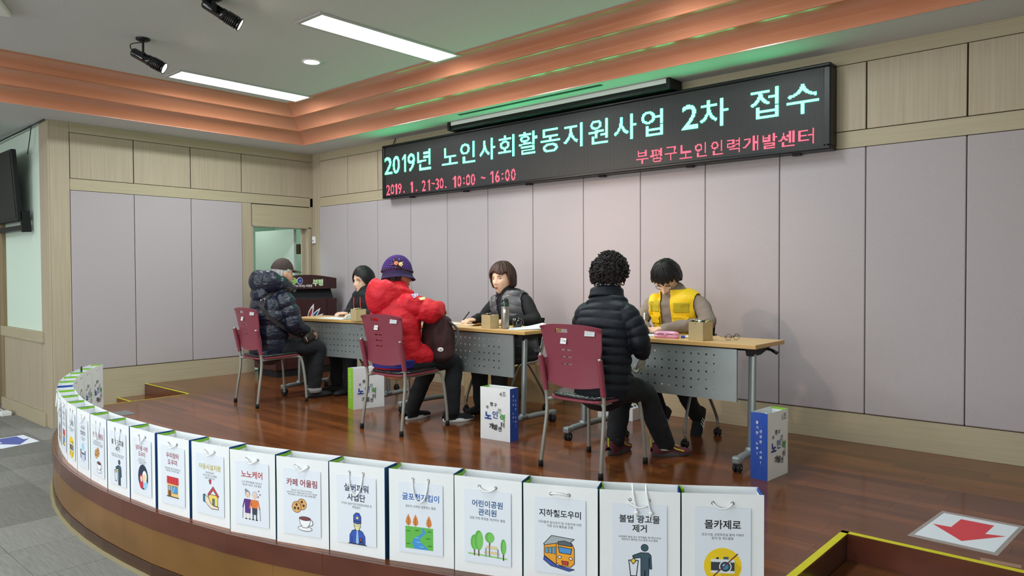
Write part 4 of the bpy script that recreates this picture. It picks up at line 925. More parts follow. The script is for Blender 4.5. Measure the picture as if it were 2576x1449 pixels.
    mb.add(vs, [tuple(range(n))[::-1]]+[(r*n+i, r*n+(i+1) % n, (r+1)*n+(i+1) % n, (r+1)*n+i) for r in range(3) for i in range(n)]+[tuple(range(3*n, 4*n))], 0, False)
    mb.build('seat_shell', M('burgundy'), t)
    mb = MB(); lev = [(.96, .448), (.99, .456), (.98, .464), (.92, .471), (.75, .474), (.5, .473), (.2, .471)]
    vs = []
    for f, z in lev:
        for x, y in O: vs.append((x*f, y*f, z+.012*(y/.2)*.6-.018*max(0, (y-.15)/.06)+.003*noise.noise(Vector((x*30, y*30, 0)))))
    mb.add(vs, [(r*n+i, r*n+(i+1) % n, (r+1)*n+(i+1) % n, (r+1)*n+i) for r in range(len(lev)-1) for i in range(n)]+[tuple(range((len(lev)-1)*n, len(lev)*n))], 0, True)
    mb.build('cushion', M('vinyl'), t)
    return t
C3 = visitor_chair('burgundy chair numbered 14 under the person in black quilted coat', (5.655, -1.675, 0), math.radians(-1), '14', 0, 1)
C2 = visitor_chair('burgundy chair numbered 33 under the person in the red coat', (3.895, -1.715, 0), math.radians(2), '33', 0, 1)
C1 = visitor_chair('burgundy chair under the person in navy coat, farthest left', (2.085, -1.815, 0), math.radians(-4), '31', 0, 1)

def staff_chair(label, x, y, rz=PI):
    t = thing('staff_chair', label, 'chair', (x, y, 0), rz, 'black staff chairs on casters')
    mb = MB(); mb.box(-.22, .22, -.20, .22, .44, .49); mb.build('seat', M('mesh_black'), t, .02)
    mb = MB()
    P = [Vector((-.2+.4*i/6, -.235-.03*math.cos((i/6-.5)*PI)-.06*j/4, .56+.24*j/4)) for j in range(5) for i in range(7)]
    mb.add(P+[p+Vector((0, .012, 0)) for p in P], [(j*7+i, j*7+i+1, j*7+i+8, j*7+i+7) for j in range(4) for i in range(6)]+[(35+j*7+i+7, 35+j*7+i+8, 35+j*7+i+1, 35+j*7+i) for j in range(4) for i in range(6)], 0, True)
    mb.build('backrest', M('mesh_black'), t)
    for s in (-1, 1):
        mb = MB(); mb.tube(spline([(s*.24, .24, .085), (s*.235, .225, .16), (s*.225, .10, .40), (s*.225, -.02, .43), (s*.225, -.18, .45), (s*.215, -.26, .62), (s*.205, -.285, .74)], 5), .011, 10); mb.build('side_frame', M('steel'), t)
        mb = MB(); mb.tube(spline([(s*.24, -.25, .085), (s*.235, -.23, .16), (s*.225, -.06, .40), (s*.225, .0, .43)], 5), .011, 10); mb.build('rear_leg', M('steel'), t)
        caster(t, s*.24, .24, .024); caster(t, s*.24, -.25, .024)
    mb = MB(); mb.tube([(-.22, 0, .43), (.22, 0, .43)], .012, 10); mb.build('cross_bar', M('steel'), t)
    return t
staff_chair('black caster chair under the person in the yellow vest', 5.62, -.66)
staff_chair('black caster chair under the person in grey vest', 4.06, -.74)
staff_chair('black caster chair under the person with bob hair and glasses', 2.19, -.86)

# podium in the corner, front towards +x
t = thing('podium', 'dark wooden podium with arched top and leaf emblem in the corner', 'podium', (.26, -.985, 0)); t.scale = (1, 1, 1.012)
WP, DP = .83, .48
mb = MB(); mb.box(.03, DP-.03, .03, WP-.03, 0, .085); mb.build('plinth', M('podium_gap'), t)
mb = MB(); mb.box(0, DP-.012, .0, WP, .085, .885); mb.build('body', M('podium'), t, .003)
for a, b in ((.0, .135), (.14, .69), (.695, WP)):
    mb = MB(); mb.box(DP-.012, DP, a, b, .086, .882); mb.build('front_panel', M('podium'), t, .002)
mb = MB(); mb.prism([(.05, .885), (DP-.03, .885), (DP-.10, 1.03), (.05, 1.03)], .03, WP-.03, axis='y'); mb.build('neck', M('podium_gap'), t)
arch = [(0, 1.0)]+[(WP*i/16, 1.125+.042*math.sin(PI*i/16)) for i in range(17)]+[(WP, 1.0)]
mb = MB(); mb.prism(arch[::-1], DP-.03, DP, axis='x'); mb.build('arched_board', M('podium'), t, .003)
mb = MB(); mb.prism([(0, 1.0), (0, 1.11), (DP-.03, 1.13), (DP-.03, 1.0)], .0, .02, axis='y'); mb.prism([(0, 1.0), (0, 1.11), (DP-.03, 1.13), (DP-.03, 1.0)], WP-.02, WP, axis='y'); mb.box(0, DP-.03, .02, WP-.02, 1.0, 1.02); mb.build('top_box', M('podium'), t)
pr = Print()
pr.disc(.215, .068, .040, 'f0f2f2', .040); pr.disc(.300, .068, .040, 'f0f2f2', .040); pr.disc(.215, .068, .035, '6fae4c', .035); pr.disc(.302, .068, .035, '33398a', .035); pr.disc(.245, .068, .018, '8cc063', .030)
pr.text('나눔', .302, .068, .04, .015, 'dfe6f0', .01); pr.text('참여', .212, .068, .036, .014, 'cfe2bd', .01)
pr.text('꿈이 커가는 따뜻한', .345, .128, .25, .030, 'e8e8e8', .03); pr.text('부평', .545, .090, .15, .080, '8fc06a', .10); pr.text('부평', .545, .090, .15, .080, 'dff0cf', .02)
o = pr.mb.build('emblem_print', pr.mats, t); o.rotation_euler = (0, 0, PI/2); o.location = (DP+.001, .02, 1.165)
def petal(base, ang, ln, wd, h):
    c_, s_ = math.cos(ang), math.sin(ang)
    pr.poly([(base[0]+l*s_+w_*c_, base[1]-l*c_+w_*s_) for l, w_ in ((0, 0), (ln*.25, wd*.6), (ln*.5, wd*.8), (ln*.75, wd*.55), (ln, 0), (ln*.75, -wd*.55), (ln*.5, -wd*.8), (ln*.25, -wd*.6))], h)
pr = Print()
for b, a, l, w_, h in (((.31, .26), -.50, .30, .055, 'f0f2f4'), ((.40, .26), .40, .22, .040, 'f0f2f4'), ((.43, .26), .78, .21, .034, 'f0f2f4'), ((.45, .265), 1.1, .19, .026, 'f0f2f4'), ((.33, .27), .9, .10, .05, 'f0f2f4')): petal(b, a, l, w_, h)
for b, a, l, w_, h in (((.305, .245), -.50, .23, .034, 'b0472f'), ((.405, .245), .40, .16, .025, 'a32a3c'), ((.445, .245), .78, .15, .02, '2f4f9a'), ((.47, .252), 1.1, .13, .014, '3f7ab8')): petal(b, a, l, w_, h)
o = pr.mb.build('leaf_emblem', pr.mats, t); o.rotation_euler = (0, 0, PI/2); o.location = (DP+.001, .02, .885)

# boxes on the floor behind the tables
t = thing('cardboard_box', 'open cardboard box on stage floor behind the middle table', 'box', (3.45, -.24, 0), math.radians(4))
mb = MB(); w_, d_, h_ = .24, .16, .36
for a in ((-w_, w_, -d_, -d_+.004), (-w_, w_, d_-.004, d_), (-w_, -w_+.004, -d_, d_), (w_-.004, w_, -d_, d_)): mb.box(*a, 0, h_)
mb.box(-w_, w_, -d_, d_, 0, .004); mb.build('carton', M('cardboard'), t)
for s in (-1, 1):
    mb = MB(); mb.prism([(s*w_, h_), (s*(w_+.13), h_-.03), (s*(w_+.13), h_-.027), (s*w_, h_+.003)][::s], -d_, d_, axis='y'); mb.build('flap', M('cardboard'), t)
t = thing('supply_tray', 'low white box of small dark items on floor beneath nearest table', 'box', (4.96, -.32, 0), math.radians(6))
mb = MB()
for a in ((-.16, .16, -.10, -.097), (-.16, .16, .097, .10), (-.16, -.157, -.1, .1), (.157, .16, -.1, .1)): mb.box(*a, 0, .10)
mb.box(-.16, .16, -.1, .1, 0, .003); mb.build('tray', M('white'), t)
mb = MB()
for k in range(26): x, y = random.uniform(-.14, .14), random.uniform(-.085, .085); mb.ell((x, y, .085+random.random()*.02), (.016, .01, .008), m=k % 3, nu=7, nv=5)
o = mb.build('contents', [M('black_rub'), M('white'), ink('4c7a5a')], t); o['kind'] = 'stuff'
t = thing('kraft_bag', 'crumpled open brown paper bag on floor behind right end of middle table', 'paper bag', (4.02, -.16, 0), math.radians(8))
mb = MB()
P = [(-.15, -.08), (.15, -.08), (.15, .08), (-.15, .08)]
vs = [(x, y, 0) for x, y in P]+[(x*1.05, y*1.05, .34+.02*i) for i, (x, y) in enumerate(P)]
mb.add(vs, [(i, (i+1) % 4, 4+(i+1) % 4, 4+i) for i in range(4)]+[(3, 2, 1, 0)]); mb.build('bag_body', M('cardboard'), t)

# ============================================================ items on the tables
def kraft_box(label, x, y, rz, items, z=TZ, s=.105, d=.085, h=.108):
    t = thing('kraft_box', label, 'box', (x, y, z), rz, 'open kraft boxes on the tables')
    mb = MB(); a, b = s/2, d/2; th = .002
    for q_ in ((-a, a, -b, -b+th), (-a, a, b-th, b), (-a, -a+th, -b, b), (a-th, a, -b, b)): mb.box(*q_, 0, h)
    mb.box(-a, a, -b, b, 0, .002); mb.build('box_body', M('kraft'), t)
    mb = MB()
    mats = [ink('1b1c20'), ink('e9eceb'), ink('c58a94'), ink('b5a850'), ink('3f6f62')]
    for k in range(items):
        x_, y_ = random.uniform(-a*.8, a*.8), random.uniform(-b*.75, b*.75); zz = h*.92+random.random()*.016
        mt_ = Matrix.Translation((x_, y_, zz)) @ Matrix.Rotation(random.random()*3, 4, 'Z') @ Matrix.Rotation(random.uniform(-.8, .8), 4, 'X')
        mb.ell((0, 0, 0), (.017, .007, .006), m=random.choice([0, 0, 0, 1, 2, 3, 4]), mt=mt_, nu=8, nv=5)
    mb.box(-a+.003, a-.003, -b+.003, b-.003, h*.8, h*.86, 0); o = mb.build('wrapped_sweets', mats, t); o['kind'] = 'stuff'
kraft_box('kraft box of dark sweets beside the pink glasses case', 6.045, -1.035, math.radians(-12), 40, s=.12, d=.095, h=.12)
kraft_box('kraft box beside the grey flask on the middle table', 4.275, -1.155, math.radians(-6), 22, s=.11, d=.09, h=.108)
kraft_box('kraft box of white sweets on left table beside clear cup', 2.69, -1.27, math.radians(-6), 24, s=.11, d=.10, h=.11)
t = thing('glasses_case', 'pink plastic glasses case on the nearest table', 'glasses case', (5.80, -1.04, TZ), math.radians(12))
for nm, z0, z1, f0, f1 in (('case_base', 0, .022, .94, 1), ('case_lid', .0235, .046, 1, .86)):
    mb = MB(); vs = []; n = 28
    def se(f, a_=.085, b_=.034):
        return [(a_*f*math.copysign(abs(math.cos(q_))**.6, math.cos(q_)), b_*f*math.copysign(abs(math.sin(q_))**.8, math.sin(q_))) for q_ in [2*PI*i/n for i in range(n)]]
    lv = [(f0, z0), ((f0+f1)/2+.04, (z0+z1)/2), (f1, z1)] if nm == 'case_base' else [(f0, z0), (1.0, z0+.01), (f1, z1-.005), (.6, z1)]
    for f, z in lv: vs += [(x, y, z) for x, y in se(f)]
    mb.add(vs, [(r*n+i, r*n+(i+1) % n, (r+1)*n+(i+1) % n, (r+1)*n+i) for r in range(len(lv)-1) for i in range(n)]+[tuple(range(n))[::-1], tuple(range((len(lv)-1)*n, len(lv)*n))], 0, True)
    mb.build(nm, mat('pink', 'eda3c6', .25, coat=.4), t)
mb = MB(); mb.tube(bezier((-.055, -.0345, .026), (-.04, -.040, .034), (-.02, -.040, .034), (-.008, -.038, .026), 8), .0014, 5); mb.tube(bezier((.01, -.038, .026), (.02, -.040, .034), (.04, -.040, .034), (.055, -.0345, .026), 8), .0014, 5); mb.build('trim_line', M('black_rub'), t)
mb = MB(); mb.ell((0, -.036, .024), (.008, .004, .006)); mb.build('clasp', M('pink'), t)
t = thing('marker_pen', 'blue capped white marker lying between pink case and kraft box', 'marker', (5.90, -.97, TZ+.009), math.radians(20))
mb = MB(); mb.tube([(-.0, 0, 0), (.07, 0, 0)], .008, 12); mb.build('barrel', M('white'), t)
mb = MB(); mb.tube([(-.028, 0, 0), (0, 0, 0)], .009, 12); mb.build('cap', ink('3a52c4'), t)
def glasses_mb(mb, w_=.062, r=.022, temple=.13, spread=.0, m=0):
    for s in (-1, 1):
        mb.tube([(s*w_/2+r*math.cos(a), 0, r*.85*math.sin(a)) for a in np.linspace(0, 2*PI, 21)], .0016, 6, m=m, cap=False)
    mb.tube([(-w_/2+r, 0, .004), (0, -.001, .008), (w_/2-r, 0, .004)], .0014, 6, m=m)
t = thing('spectacles', 'folded dark spectacles lying at right end of the nearest table', 'glasses', (6.215, -.93, TZ+.022), math.radians(62))
mb = MB(); glasses_mb(mb); mb.build('rim', mat('brown_frame', '3b2420', .25, coat=.4), t)
for s in (-1, 1):
    mb = MB(); mb.tube(spline([(s*.054, .0, .006), (s*.05, .02, .004), (-s*.02+.01, .05+.012*s, -.008), (-s*.05+.02, .075+.02*s, .0 if s > 0 else .012)], 6), .0018, 6); mb.build('temple_arm', M('brown_frame'), t)
t = thing('flask', 'grey steel flask with dark green lid and tea tag on middle table', 'flask', (4.405, -1.12, TZ))
mb = MB(); mb.lathe([(.0001, 0), (.030, 0), (.032, .006), (.032, .165), (.029, .178)], n=28); mb.build('body', mat('grey_steel', '8d8a84', .32, metal=.6), t)
mb = MB(); mb.lathe([(.030, .178), (.0325, .18), (.0325, .205), (.030, .206)], n=28); mb.build('lid_ring', ink('123a34'), t)
mb = MB(); mb.lathe([(.031, .206), (.031, .228), (.027, .238), (.0001, .241)], n=28); mb.build('lid', mat('smoked', '1d2b2c', .12, alpha=.85, coat=.5), t)
mb = MB(); mb.box(.012, .034, -.0335, -.0325, .128, .155, mt=Matrix.Rotation(.0, 4, 'Z')); mb.tube([(.023, -.0335, .155), (.024, -.0335, .20)], .0006, 4); mb.build('tea_tag', M('white'), t)
t = thing('mug', 'black lidded mug behind grey flask on middle table', 'mug', (4.40, -.97, TZ))
mb = MB(); mb.lathe([(.0001, 0), (.034, 0), (.038, .02), (.040, .075), (.036, .075), (.034, .01), (.0001, .008)], n=26); mb.build('body', mat('dark_glass', '0e1012', .08, coat=.6), t)
mb = MB(); mb.tube(spline([(.038, 0, .06), (.062, 0, .058), (.064, 0, .03), (.038, 0, .018)], 6), .004, 8); mb.build('handle', M('dark_glass'), t)
def paper(label, cx, cy, w_, d_, rz, m, n=8, lift=0, name='paper_sheet', z=TZ, cat='paper', fold=0, lay=0):
    mb = MB(); nx, ny = n, 4; vs = []
    for dz in (0, .0012):
        for j in range(ny+1):
            for i in range(nx+1):
                u, v = i/nx, j/ny
                vs.append(((u-.5)*w_, (v-.5)*d_, dz+lay*.0016+.0004+lift*(u**2)*(.6+.4*v)+fold*max(0, u-.6)**2))
    N = (nx+1)*(ny+1); fs = []
    for j in range(ny):
        for i in range(nx):
            a = j*(nx+1)+i; fs += [(a+N, a+1+N, a+nx+2+N, a+nx+1+N), (a+nx+1, a+nx+2, a+1, a)]
    mb.add(vs, fs, 0, True); o = mb.build(name, m, None, loc=(cx, cy, z)); o.rotation_euler = (0, 0, rz); tag(o, label, cat); return o
paper('stack of curled white sheets at right end of middle table', 4.55, -1.0, .30, .21, math.radians(58), M('poster_paper'), lift=.035)
paper('second white sheet under the curled stack on middle table', 4.55, -1.03, .28, .20, math.radians(38), M('paper'), lift=.01, lay=0)
paper('open peach coloured envelope before the person in grey vest', 3.93, -1.02, .23, .16, math.radians(10), mat('peach', 'e8c3a0', .8), lift=.0, fold=.15, name='envelope', cat='envelope')
paper('flat white sheet left of the envelope on middle table', 3.60, -1.02, .28, .20, math.radians(5), M('poster_paper'))
paper('white form on left table beneath the writing hand', 2.22, -1.18, .40, .22, math.radians(4), M('poster_paper'))
paper('pale blue form beside clear cup on left table', 2.42, -1.15, .12, .15, math.radians(8), ink('8fb7c4'), lay=2)
paper('white form under the hands of the person in yellow vest', 5.56, -.86, .22, .28, math.radians(6), M('poster_paper'))
t = thing('stapler', 'teal stapler on middle table behind the red coat', 'stapler', (3.50, -.98, TZ), math.radians(30))
mb = MB(); mb.box(-.07, .07, -.014, .014, 0, .012); mb.build('base', ink('2e8f8f'), t, .003)
mb = MB(); mb.box(-.07, .07, -.012, .012, .012, .034, mt=Matrix.Rotation(-.18, 4, 'Y')); mb.build('arm', ink('39a3a0'), t, .004)
t = thing('clear_cup', 'small clear plastic cup with lid on left table', 'cup', (2.475, -1.20, TZ))
gl = mat('clear_plastic', 'bcd6d4', .1, alpha=.55, coat=.3)
mb = MB(); mb.lathe([(.0001, 0), (.026, 0), (.031, .045), (.030, .045)], n=24); mb.build('cup_body', gl, t)
mb = MB(); mb.lathe([(.033, .044), (.034, .052), (.030, .054), (.0001, .054)], n=24); mb.build('lid', mat('lid_plastic', 'cfe0df', .2, alpha=.8), t)
# ============================================================ PEOPLE
V = Vector
def crom(P, R, step):
    """Catmull-Rom through centres P with radius tuples R, sampled every `step` metres"""
    P = [V(p) for p in P]; R = [V((r[0], r[1], 0)) for r in R]
    Pe = [2*P[0]-P[1]]+P+[2*P[-1]-P[-2]]; Re = [R[0]]+R+[R[-1]]; op, orr, os_ = [], [], []; s = 0
    for i in range(1, len(Pe)-2):
        a, b, c, d = Pe[i-1:i+3]; ra, rb, rc, rd = Re[i-1:i+3]; L_ = (c-b).length; k = max(2, int(L_/step))
        for j in range(k):
            t = j/k; op.append(.5*((2*b)+(c-a)*t+(2*a-5*b+4*c-d)*t*t+(3*b-a-3*c+d)*t**3)); orr.append(rb+(rc-rb)*(t*t*(3-2*t))); os_.append(s+L_*t)
        s += L_
    return op+[P[-1]], orr+[R[-1]], os_+[s]
def rings(P, R, lat, step, quilt=None, wr=(0, 1), seed=0):
    p, r, s = crom(P, R, step); lat = V(lat); F = []
    for i in range(len(p)):
        T_ = (p[min(i+1, len(p)-1)]-p[max(i-1, 0)]).normalized(); X = (lat-T_*lat.dot(T_)).normalized(); Y = T_.cross(X)
        dr = 0
        if quilt: dr = -quilt[1]*(1-abs(math.sin(PI*(s[i]+quilt[2])/quilt[0]))**(quilt[3] if len(quilt) > 3 else .5))
        F.append((p[i], X, Y, T_, max(.004, r[i].x+dr), max(.004, r[i].y+dr), s[i]))
    return F
def loft(mb, P, R, lat=(1, 0, 0), quilt=None, n=22, step=.009, wr=0, wf=18, ends=(1, 1), seed=0, m=0):
    F = rings(P, R, lat, step, quilt); allr = []
    def capring(f, sg, k):
        a = k*PI/2/4; p, X, Y, T_, ra, rb, s = f; rm = min(ra, rb); return (p+T_*sg*rm*math.sin(a), X, Y, T_, ra*math.cos(a)+.0005, rb*math.cos(a)+.0005, s)
    seq = ([capring(F[0], -1, k) for k in (4, 3, 2, 1)] if ends[0] else [])+F+([capring(F[-1], 1, k) for k in (1, 2, 3, 4)] if ends[1] else [])
    vs = []
    for (p, X, Y, T_, ra, rb, s) in seq:
        for k in range(n):
            a = 2*PI*k/n; d = X*math.cos(a)*ra+Y*math.sin(a)*rb; q = p+d
            if wr: q += d.normalized()*wr*(noise.noise(q*wf+V((seed, seed*2, 0)))+.5*noise.noise(q*wf*2.3+V((seed, 0, 5))))
            vs.append(q)
    m_ = len(seq); mb.add(vs, [(i*n+k, i*n+(k+1) % n, (i+1)*n+(k+1) % n, (i+1)*n+k) for i in range(m_-1) for k in range(n)]+[tuple(range(n))[::-1], tuple(range((m_-1)*n, m_*n))], m, True)
def wrap(mb, P, R, a0, a1, s0=0, s1=1, lat=(1, 0, 0), off=.0, th=.004, quilt=None, n=30, step=.010, m=0, wr=0, wf=20, hole=None):
    """part of a loft surface as a sheet with thickness: angles a0..a1 (90 = front), fraction s0..s1 of its length"""
    F = rings(P, R, lat, step, quilt); N_ = len(F); F = F[int(s0*(N_-1)):int(s1*(N_-1))+1]; rows = len(F); vs = []
    for o in (off+th, off):
        for (p, X, Y, T_, ra, rb, s) in F:
            for k in range(n+1):
                a = math.radians(a0+(a1-a0)*k/n); d = V((0, 0, 0))+X*math.cos(a)*(ra+o)+Y*math.sin(a)*(rb+o); q = p+d
                if wr: q += d.normalized()*wr*noise.noise(q*wf)
                vs.append(q)
    c = n+1; N2 = rows*c; fs = []
    for i in range(rows-1):
        for k in range(n):
            a = i*c+k; fs += [(a, a+1, a+c+1, a+c), (N2+a+c, N2+a+c+1, N2+a+1, N2+a)]
    for i in range(rows-1): fs += [(i*c, i*c+c, N2+i*c+c, N2+i*c), (N2+i*c+n, N2+i*c+c+n, i*c+c+n, i*c+n)]
    for k in range(n): b = (rows-1)*c; fs += [(k+1, k, N2+k, N2+k+1), (b+k, b+k+1, N2+b+k+1, N2+b+k)]
    mb.add(vs, fs, m, True)
def remesh(mb, vox, name, m, parent, smooth=2, label=None, disp=None):
    me = mb.mesh('tmp', []); o = bpy.data.objects.new('tmp', me); COL.objects.link(o)
    r = o.modifiers.new('r', 'REMESH'); r.mode = 'VOXEL'; r.voxel_size = vox; r.use_smooth_shade = True
    if smooth: s = o.modifiers.new('s', 'SMOOTH'); s.iterations = smooth; s.factor = .5
    out = bpy.data.meshes.new_from_object(o.evaluated_get(bpy.context.evaluated_depsgraph_get()))
    bpy.data.objects.remove(o); bpy.data.meshes.remove(me); out.name = name
    out.materials.clear(); out.materials.append(m); out.polygons.foreach_set('use_smooth', [True]*len(out.polygons)); out.polygons.foreach_set('material_index', [0]*len(out.polygons))
    q = link(name, out, parent)
    if label: q['label'] = label
    return q
def cover(src, fn, off, name, m, parent, th=.006, wave=None, smooth=2):
    """a garment layer over part of another garment: its faces where fn(co) holds, lifted along the normals"""
    me = src.data; ok = [fn(v.co) for v in me.vertices]; keep = [p for p in me.polygons if all(ok[i] for i in p.vertices)]
    ids = sorted({i for p in keep for i in p.vertices}); mp_ = {i: k for k, i in enumerate(ids)}
    vs = [me.vertices[i].co+me.vertices[i].normal*(off-(wave[1]*(1-abs(math.sin(PI*(me.vertices[i].co.z+wave[2]*abs(me.vertices[i].co.x))/wave[0]))**.5) if wave else 0)) for i in ids]
    n = bpy.data.meshes.new(name); n.from_pydata([tuple(v) for v in vs], [], [tuple(mp_[i] for i in p.vertices) for p in keep]); n.materials.append(m)
    n.polygons.foreach_set('use_smooth', [True]*len(n.polygons)); o = link(name, n, parent)
    if smooth: q = o.modifiers.new('s', 'SMOOTH'); q.iterations = smooth; q.factor = .5
    q = o.modifiers.new('t', 'SOLIDIFY'); q.thickness = th; q.offset = 0; return o
def head_grid(w_=1., nx=76, nz=60):
    vs = []
    for j in range(nz+1):
        t = PI*j/nz
        for i in range(nx):
            az = 2*PI*i/nx; dx, dy, dz = math.sin(t)*math.sin(az), math.sin(t)*math.cos(az), math.cos(t)
            x = .075*w_*dx; y = (.088 if dy > 0 else .096)*dy; z = (.112 if dz > 0 else .116)*dz
            k = max(0, -z/.116); x *= 1-.26*k**1.8
            if y < 0: y *= 1-.55*k**1.2
            else:
                y += .036*k**2*math.exp(-(x/.036)**2)+.010*k*math.exp(-(x/.05)**2)
                ax = abs(x); G_ = lambda u, c, s_: math.exp(-((u-c)/s_)**2)
                y += .023*G_(x, 0, .011)*G_(z, -.032, .014)+.011*G_(x, 0, .009)*G_(z, -.010, .018)+.007*G_(ax, .013, .007)*G_(z, -.037, .008)
                y += -.010*G_(ax, .031, .017)*G_(z, .0, .012)+.004*G_(ax, .028, .02)*G_(z, .021, .009)+.005*G_(ax, .042, .02)*G_(z, -.03, .024)
                y += .007*G_(x, 0, .021)*(G_(z, -.0605, .0055)+G_(z, -.0715, .006))-.003*G_(x, 0, .02)*G_(z, -.066, .003)
            vs.append(V((x, y, z)))
    fs = [(j*nx+i, (j+1)*nx+i, (j+1)*nx+(i+1) % nx, j*nx+(i+1) % nx) for j in range(nz) for i in range(nx)]
    return vs, fs
HEADV, HEADF = head_grid()
def face_y(x, z):
    return max((p.y for p in HEADV if p.y > 0 and abs(p.x-x) < .006 and abs(p.z-z) < .005), default=.08)
def hand(mb, w_, D, Nn, side, curl=.5, sc=1.):
    """wrist point, finger direction, palm normal (fingers curl that way), side +1/-1 puts the thumb"""
    w_ = V(w_); D = V(D).normalized(); Nn = V(Nn); Nn = (Nn-D*Nn.dot(D)).normalized(); L_ = D.cross(Nn)*side
    loft(mb, [w_-D*.02, w_+D*.03, w_+D*.085*sc], [(.026, .019), (.036, .016), (.040, .013)], lat=L_, n=14, step=.01)
    for k, (off, ln) in enumerate(((.030, .072), (.010, .082), (-.010, .077), (-.029, .060))):
        p = w_+D*.080*sc+L_*off; pts = [p-D*.012, p]; d = D.copy(); a = curl*.5
        for q in (.42, .32, .26):
            d = (d*math.cos(a)+Nn*math.sin(a)).normalized(); p = p+d*ln*q*sc; pts.append(p); a = curl*.75; d_ = d; Nn2 = Nn
            d = (d*1.0).normalized()
            Nn_ = (Nn-d*Nn.dot(d)); Nn_ = Nn_.normalized() if Nn_.length > 1e-3 else -D
            d = (d*math.cos(a)+Nn_*math.sin(a)).normalized()
        loft(mb, pts, [(.0095, .0095), (.0092, .009), (.0085, .008), (.0078, .0072), (.0065, .006)], lat=L_, n=9, step=.006)
    b = w_+D*.022+L_*.028
    loft(mb, [b-L_*.012, b+L_*.014+D*.012+Nn*.006, b+L_*.022+D*.040+Nn*.014, b+L_*.016+D*.064+Nn*.022], [(.012, .012), (.012, .011), (.0095, .009), (.007, .0065)], lat=D.cross(L_), n=9, step=.006)
SK = dict(a='d9a88c', b='e6bfa6', c='c98f70')
def skin(k):
    n = 'skin_'+k
    if n not in MATS:
        m = mat(n, SK[k], .5, var=.05, scale=(25, 25, 25), spec=.35); m.node_tree.nodes['Principled BSDF'].inputs['Subsurface Weight'].default_value = .12
        m.node_tree.nodes['Principled BSDF'].inputs['Subsurface Radius'].default_value = (.02, .008, .005)
    return MATS[n]
mat('lips', 'b3626a', .5); mat('lips_pale', 'b67468', .5); mat('eye_white', 'ece8e4', .25); mat('iris', '1c1210', .15); mat('brow', '2a211d', .8)
def face(t, Mh, lips='lips', glasses=None, open_=0, brow='brow'):
    for s in (-1, 1):
        y = face_y(s*.031, 0); mb = MB(); mt = Mh @ Matrix.Translation((s*.031, y-.0035, .0005)) @ Matrix.Rotation(-s*.25, 4, 'Z')
        mb.ell((0, 0, 0), (.0135, .0065, .0052), mt=mt, m=0); mb.ell((0, .0035, -.0003), (.0052, .0042, .0049), mt=mt, m=1)
        mb.tube([mt @ V(p) for p in ((-.0135, .002, .001), (-.006, .0068, .0048), (.001, .0078, .0056), (.008, .0062, .0042), (.0138, .001, .000))], .0011, 5, m=2)
        mb.build('eye', [M('eye_white'), M('iris'), M('iris')], t)
        mb = MB(); pts = []
        for x, z in ((.014, .0185), (.024, .0225), (.036, .0225), (.046, .017)): pts.append(Mh @ V((s*x, face_y(s*x, z)+.0005, z)))
        mb.tube(pts, [.0012, .0022, .002, .0008], 6); mb.build('eyebrow', M(brow), t)
    mb = MB(); y = face_y(0, -.061)
    mb.ell((0, 0, 0), (.018, .0045, .0028), mt=Mh @ Matrix.Translation((0, y-.0038, -.0605))); mb.ell((0, 0, 0), (.0155, .0048, .0036), mt=Mh @ Matrix.Translation((0, y-.004, -.0700-open_)))
    if open_: mb.ell((0, 0, 0), (.014, .003, .002+open_*.5), mt=Mh @ Matrix.Translation((0, y-.002, -.066-open_*.5)), m=1)
    mb.build('mouth', [M(lips), M('iris')], t)
    if glasses:
        gm = mat('thin_frame', '4b3d36', .3, metal=.4) if glasses == 'thin' else mat('dark_rim', '17181c', .3)
        mb = MB(); yg = face_y(.031, 0)+.012; r_ = .021
        for s in (-1, 1):
            mb.tube([Mh @ V((s*.032+r_*math.cos(a), yg-.004*abs(math.cos(a))*(1 if math.cos(a)*s > 0 else 0), -.003+r_*.82*math.sin(a))) for a in np.linspace(0, 2*PI, 23)], .0013 if glasses == 'thin' else .0018, 6, cap=False)
            mb.tube([Mh @ V(p) for p in ((s*.053, yg-.003, .003), (s*.070, yg-.03, .004), (s*.079, .0, .002), (s*.079, -.02, -.008))], .0013, 6)
        mb.tube([Mh @ V(p) for p in ((-.012, yg, .001), (0, yg+.002, .004), (.012, yg, .001))], .0013, 6)
        mb.build('glasses', gm, t)
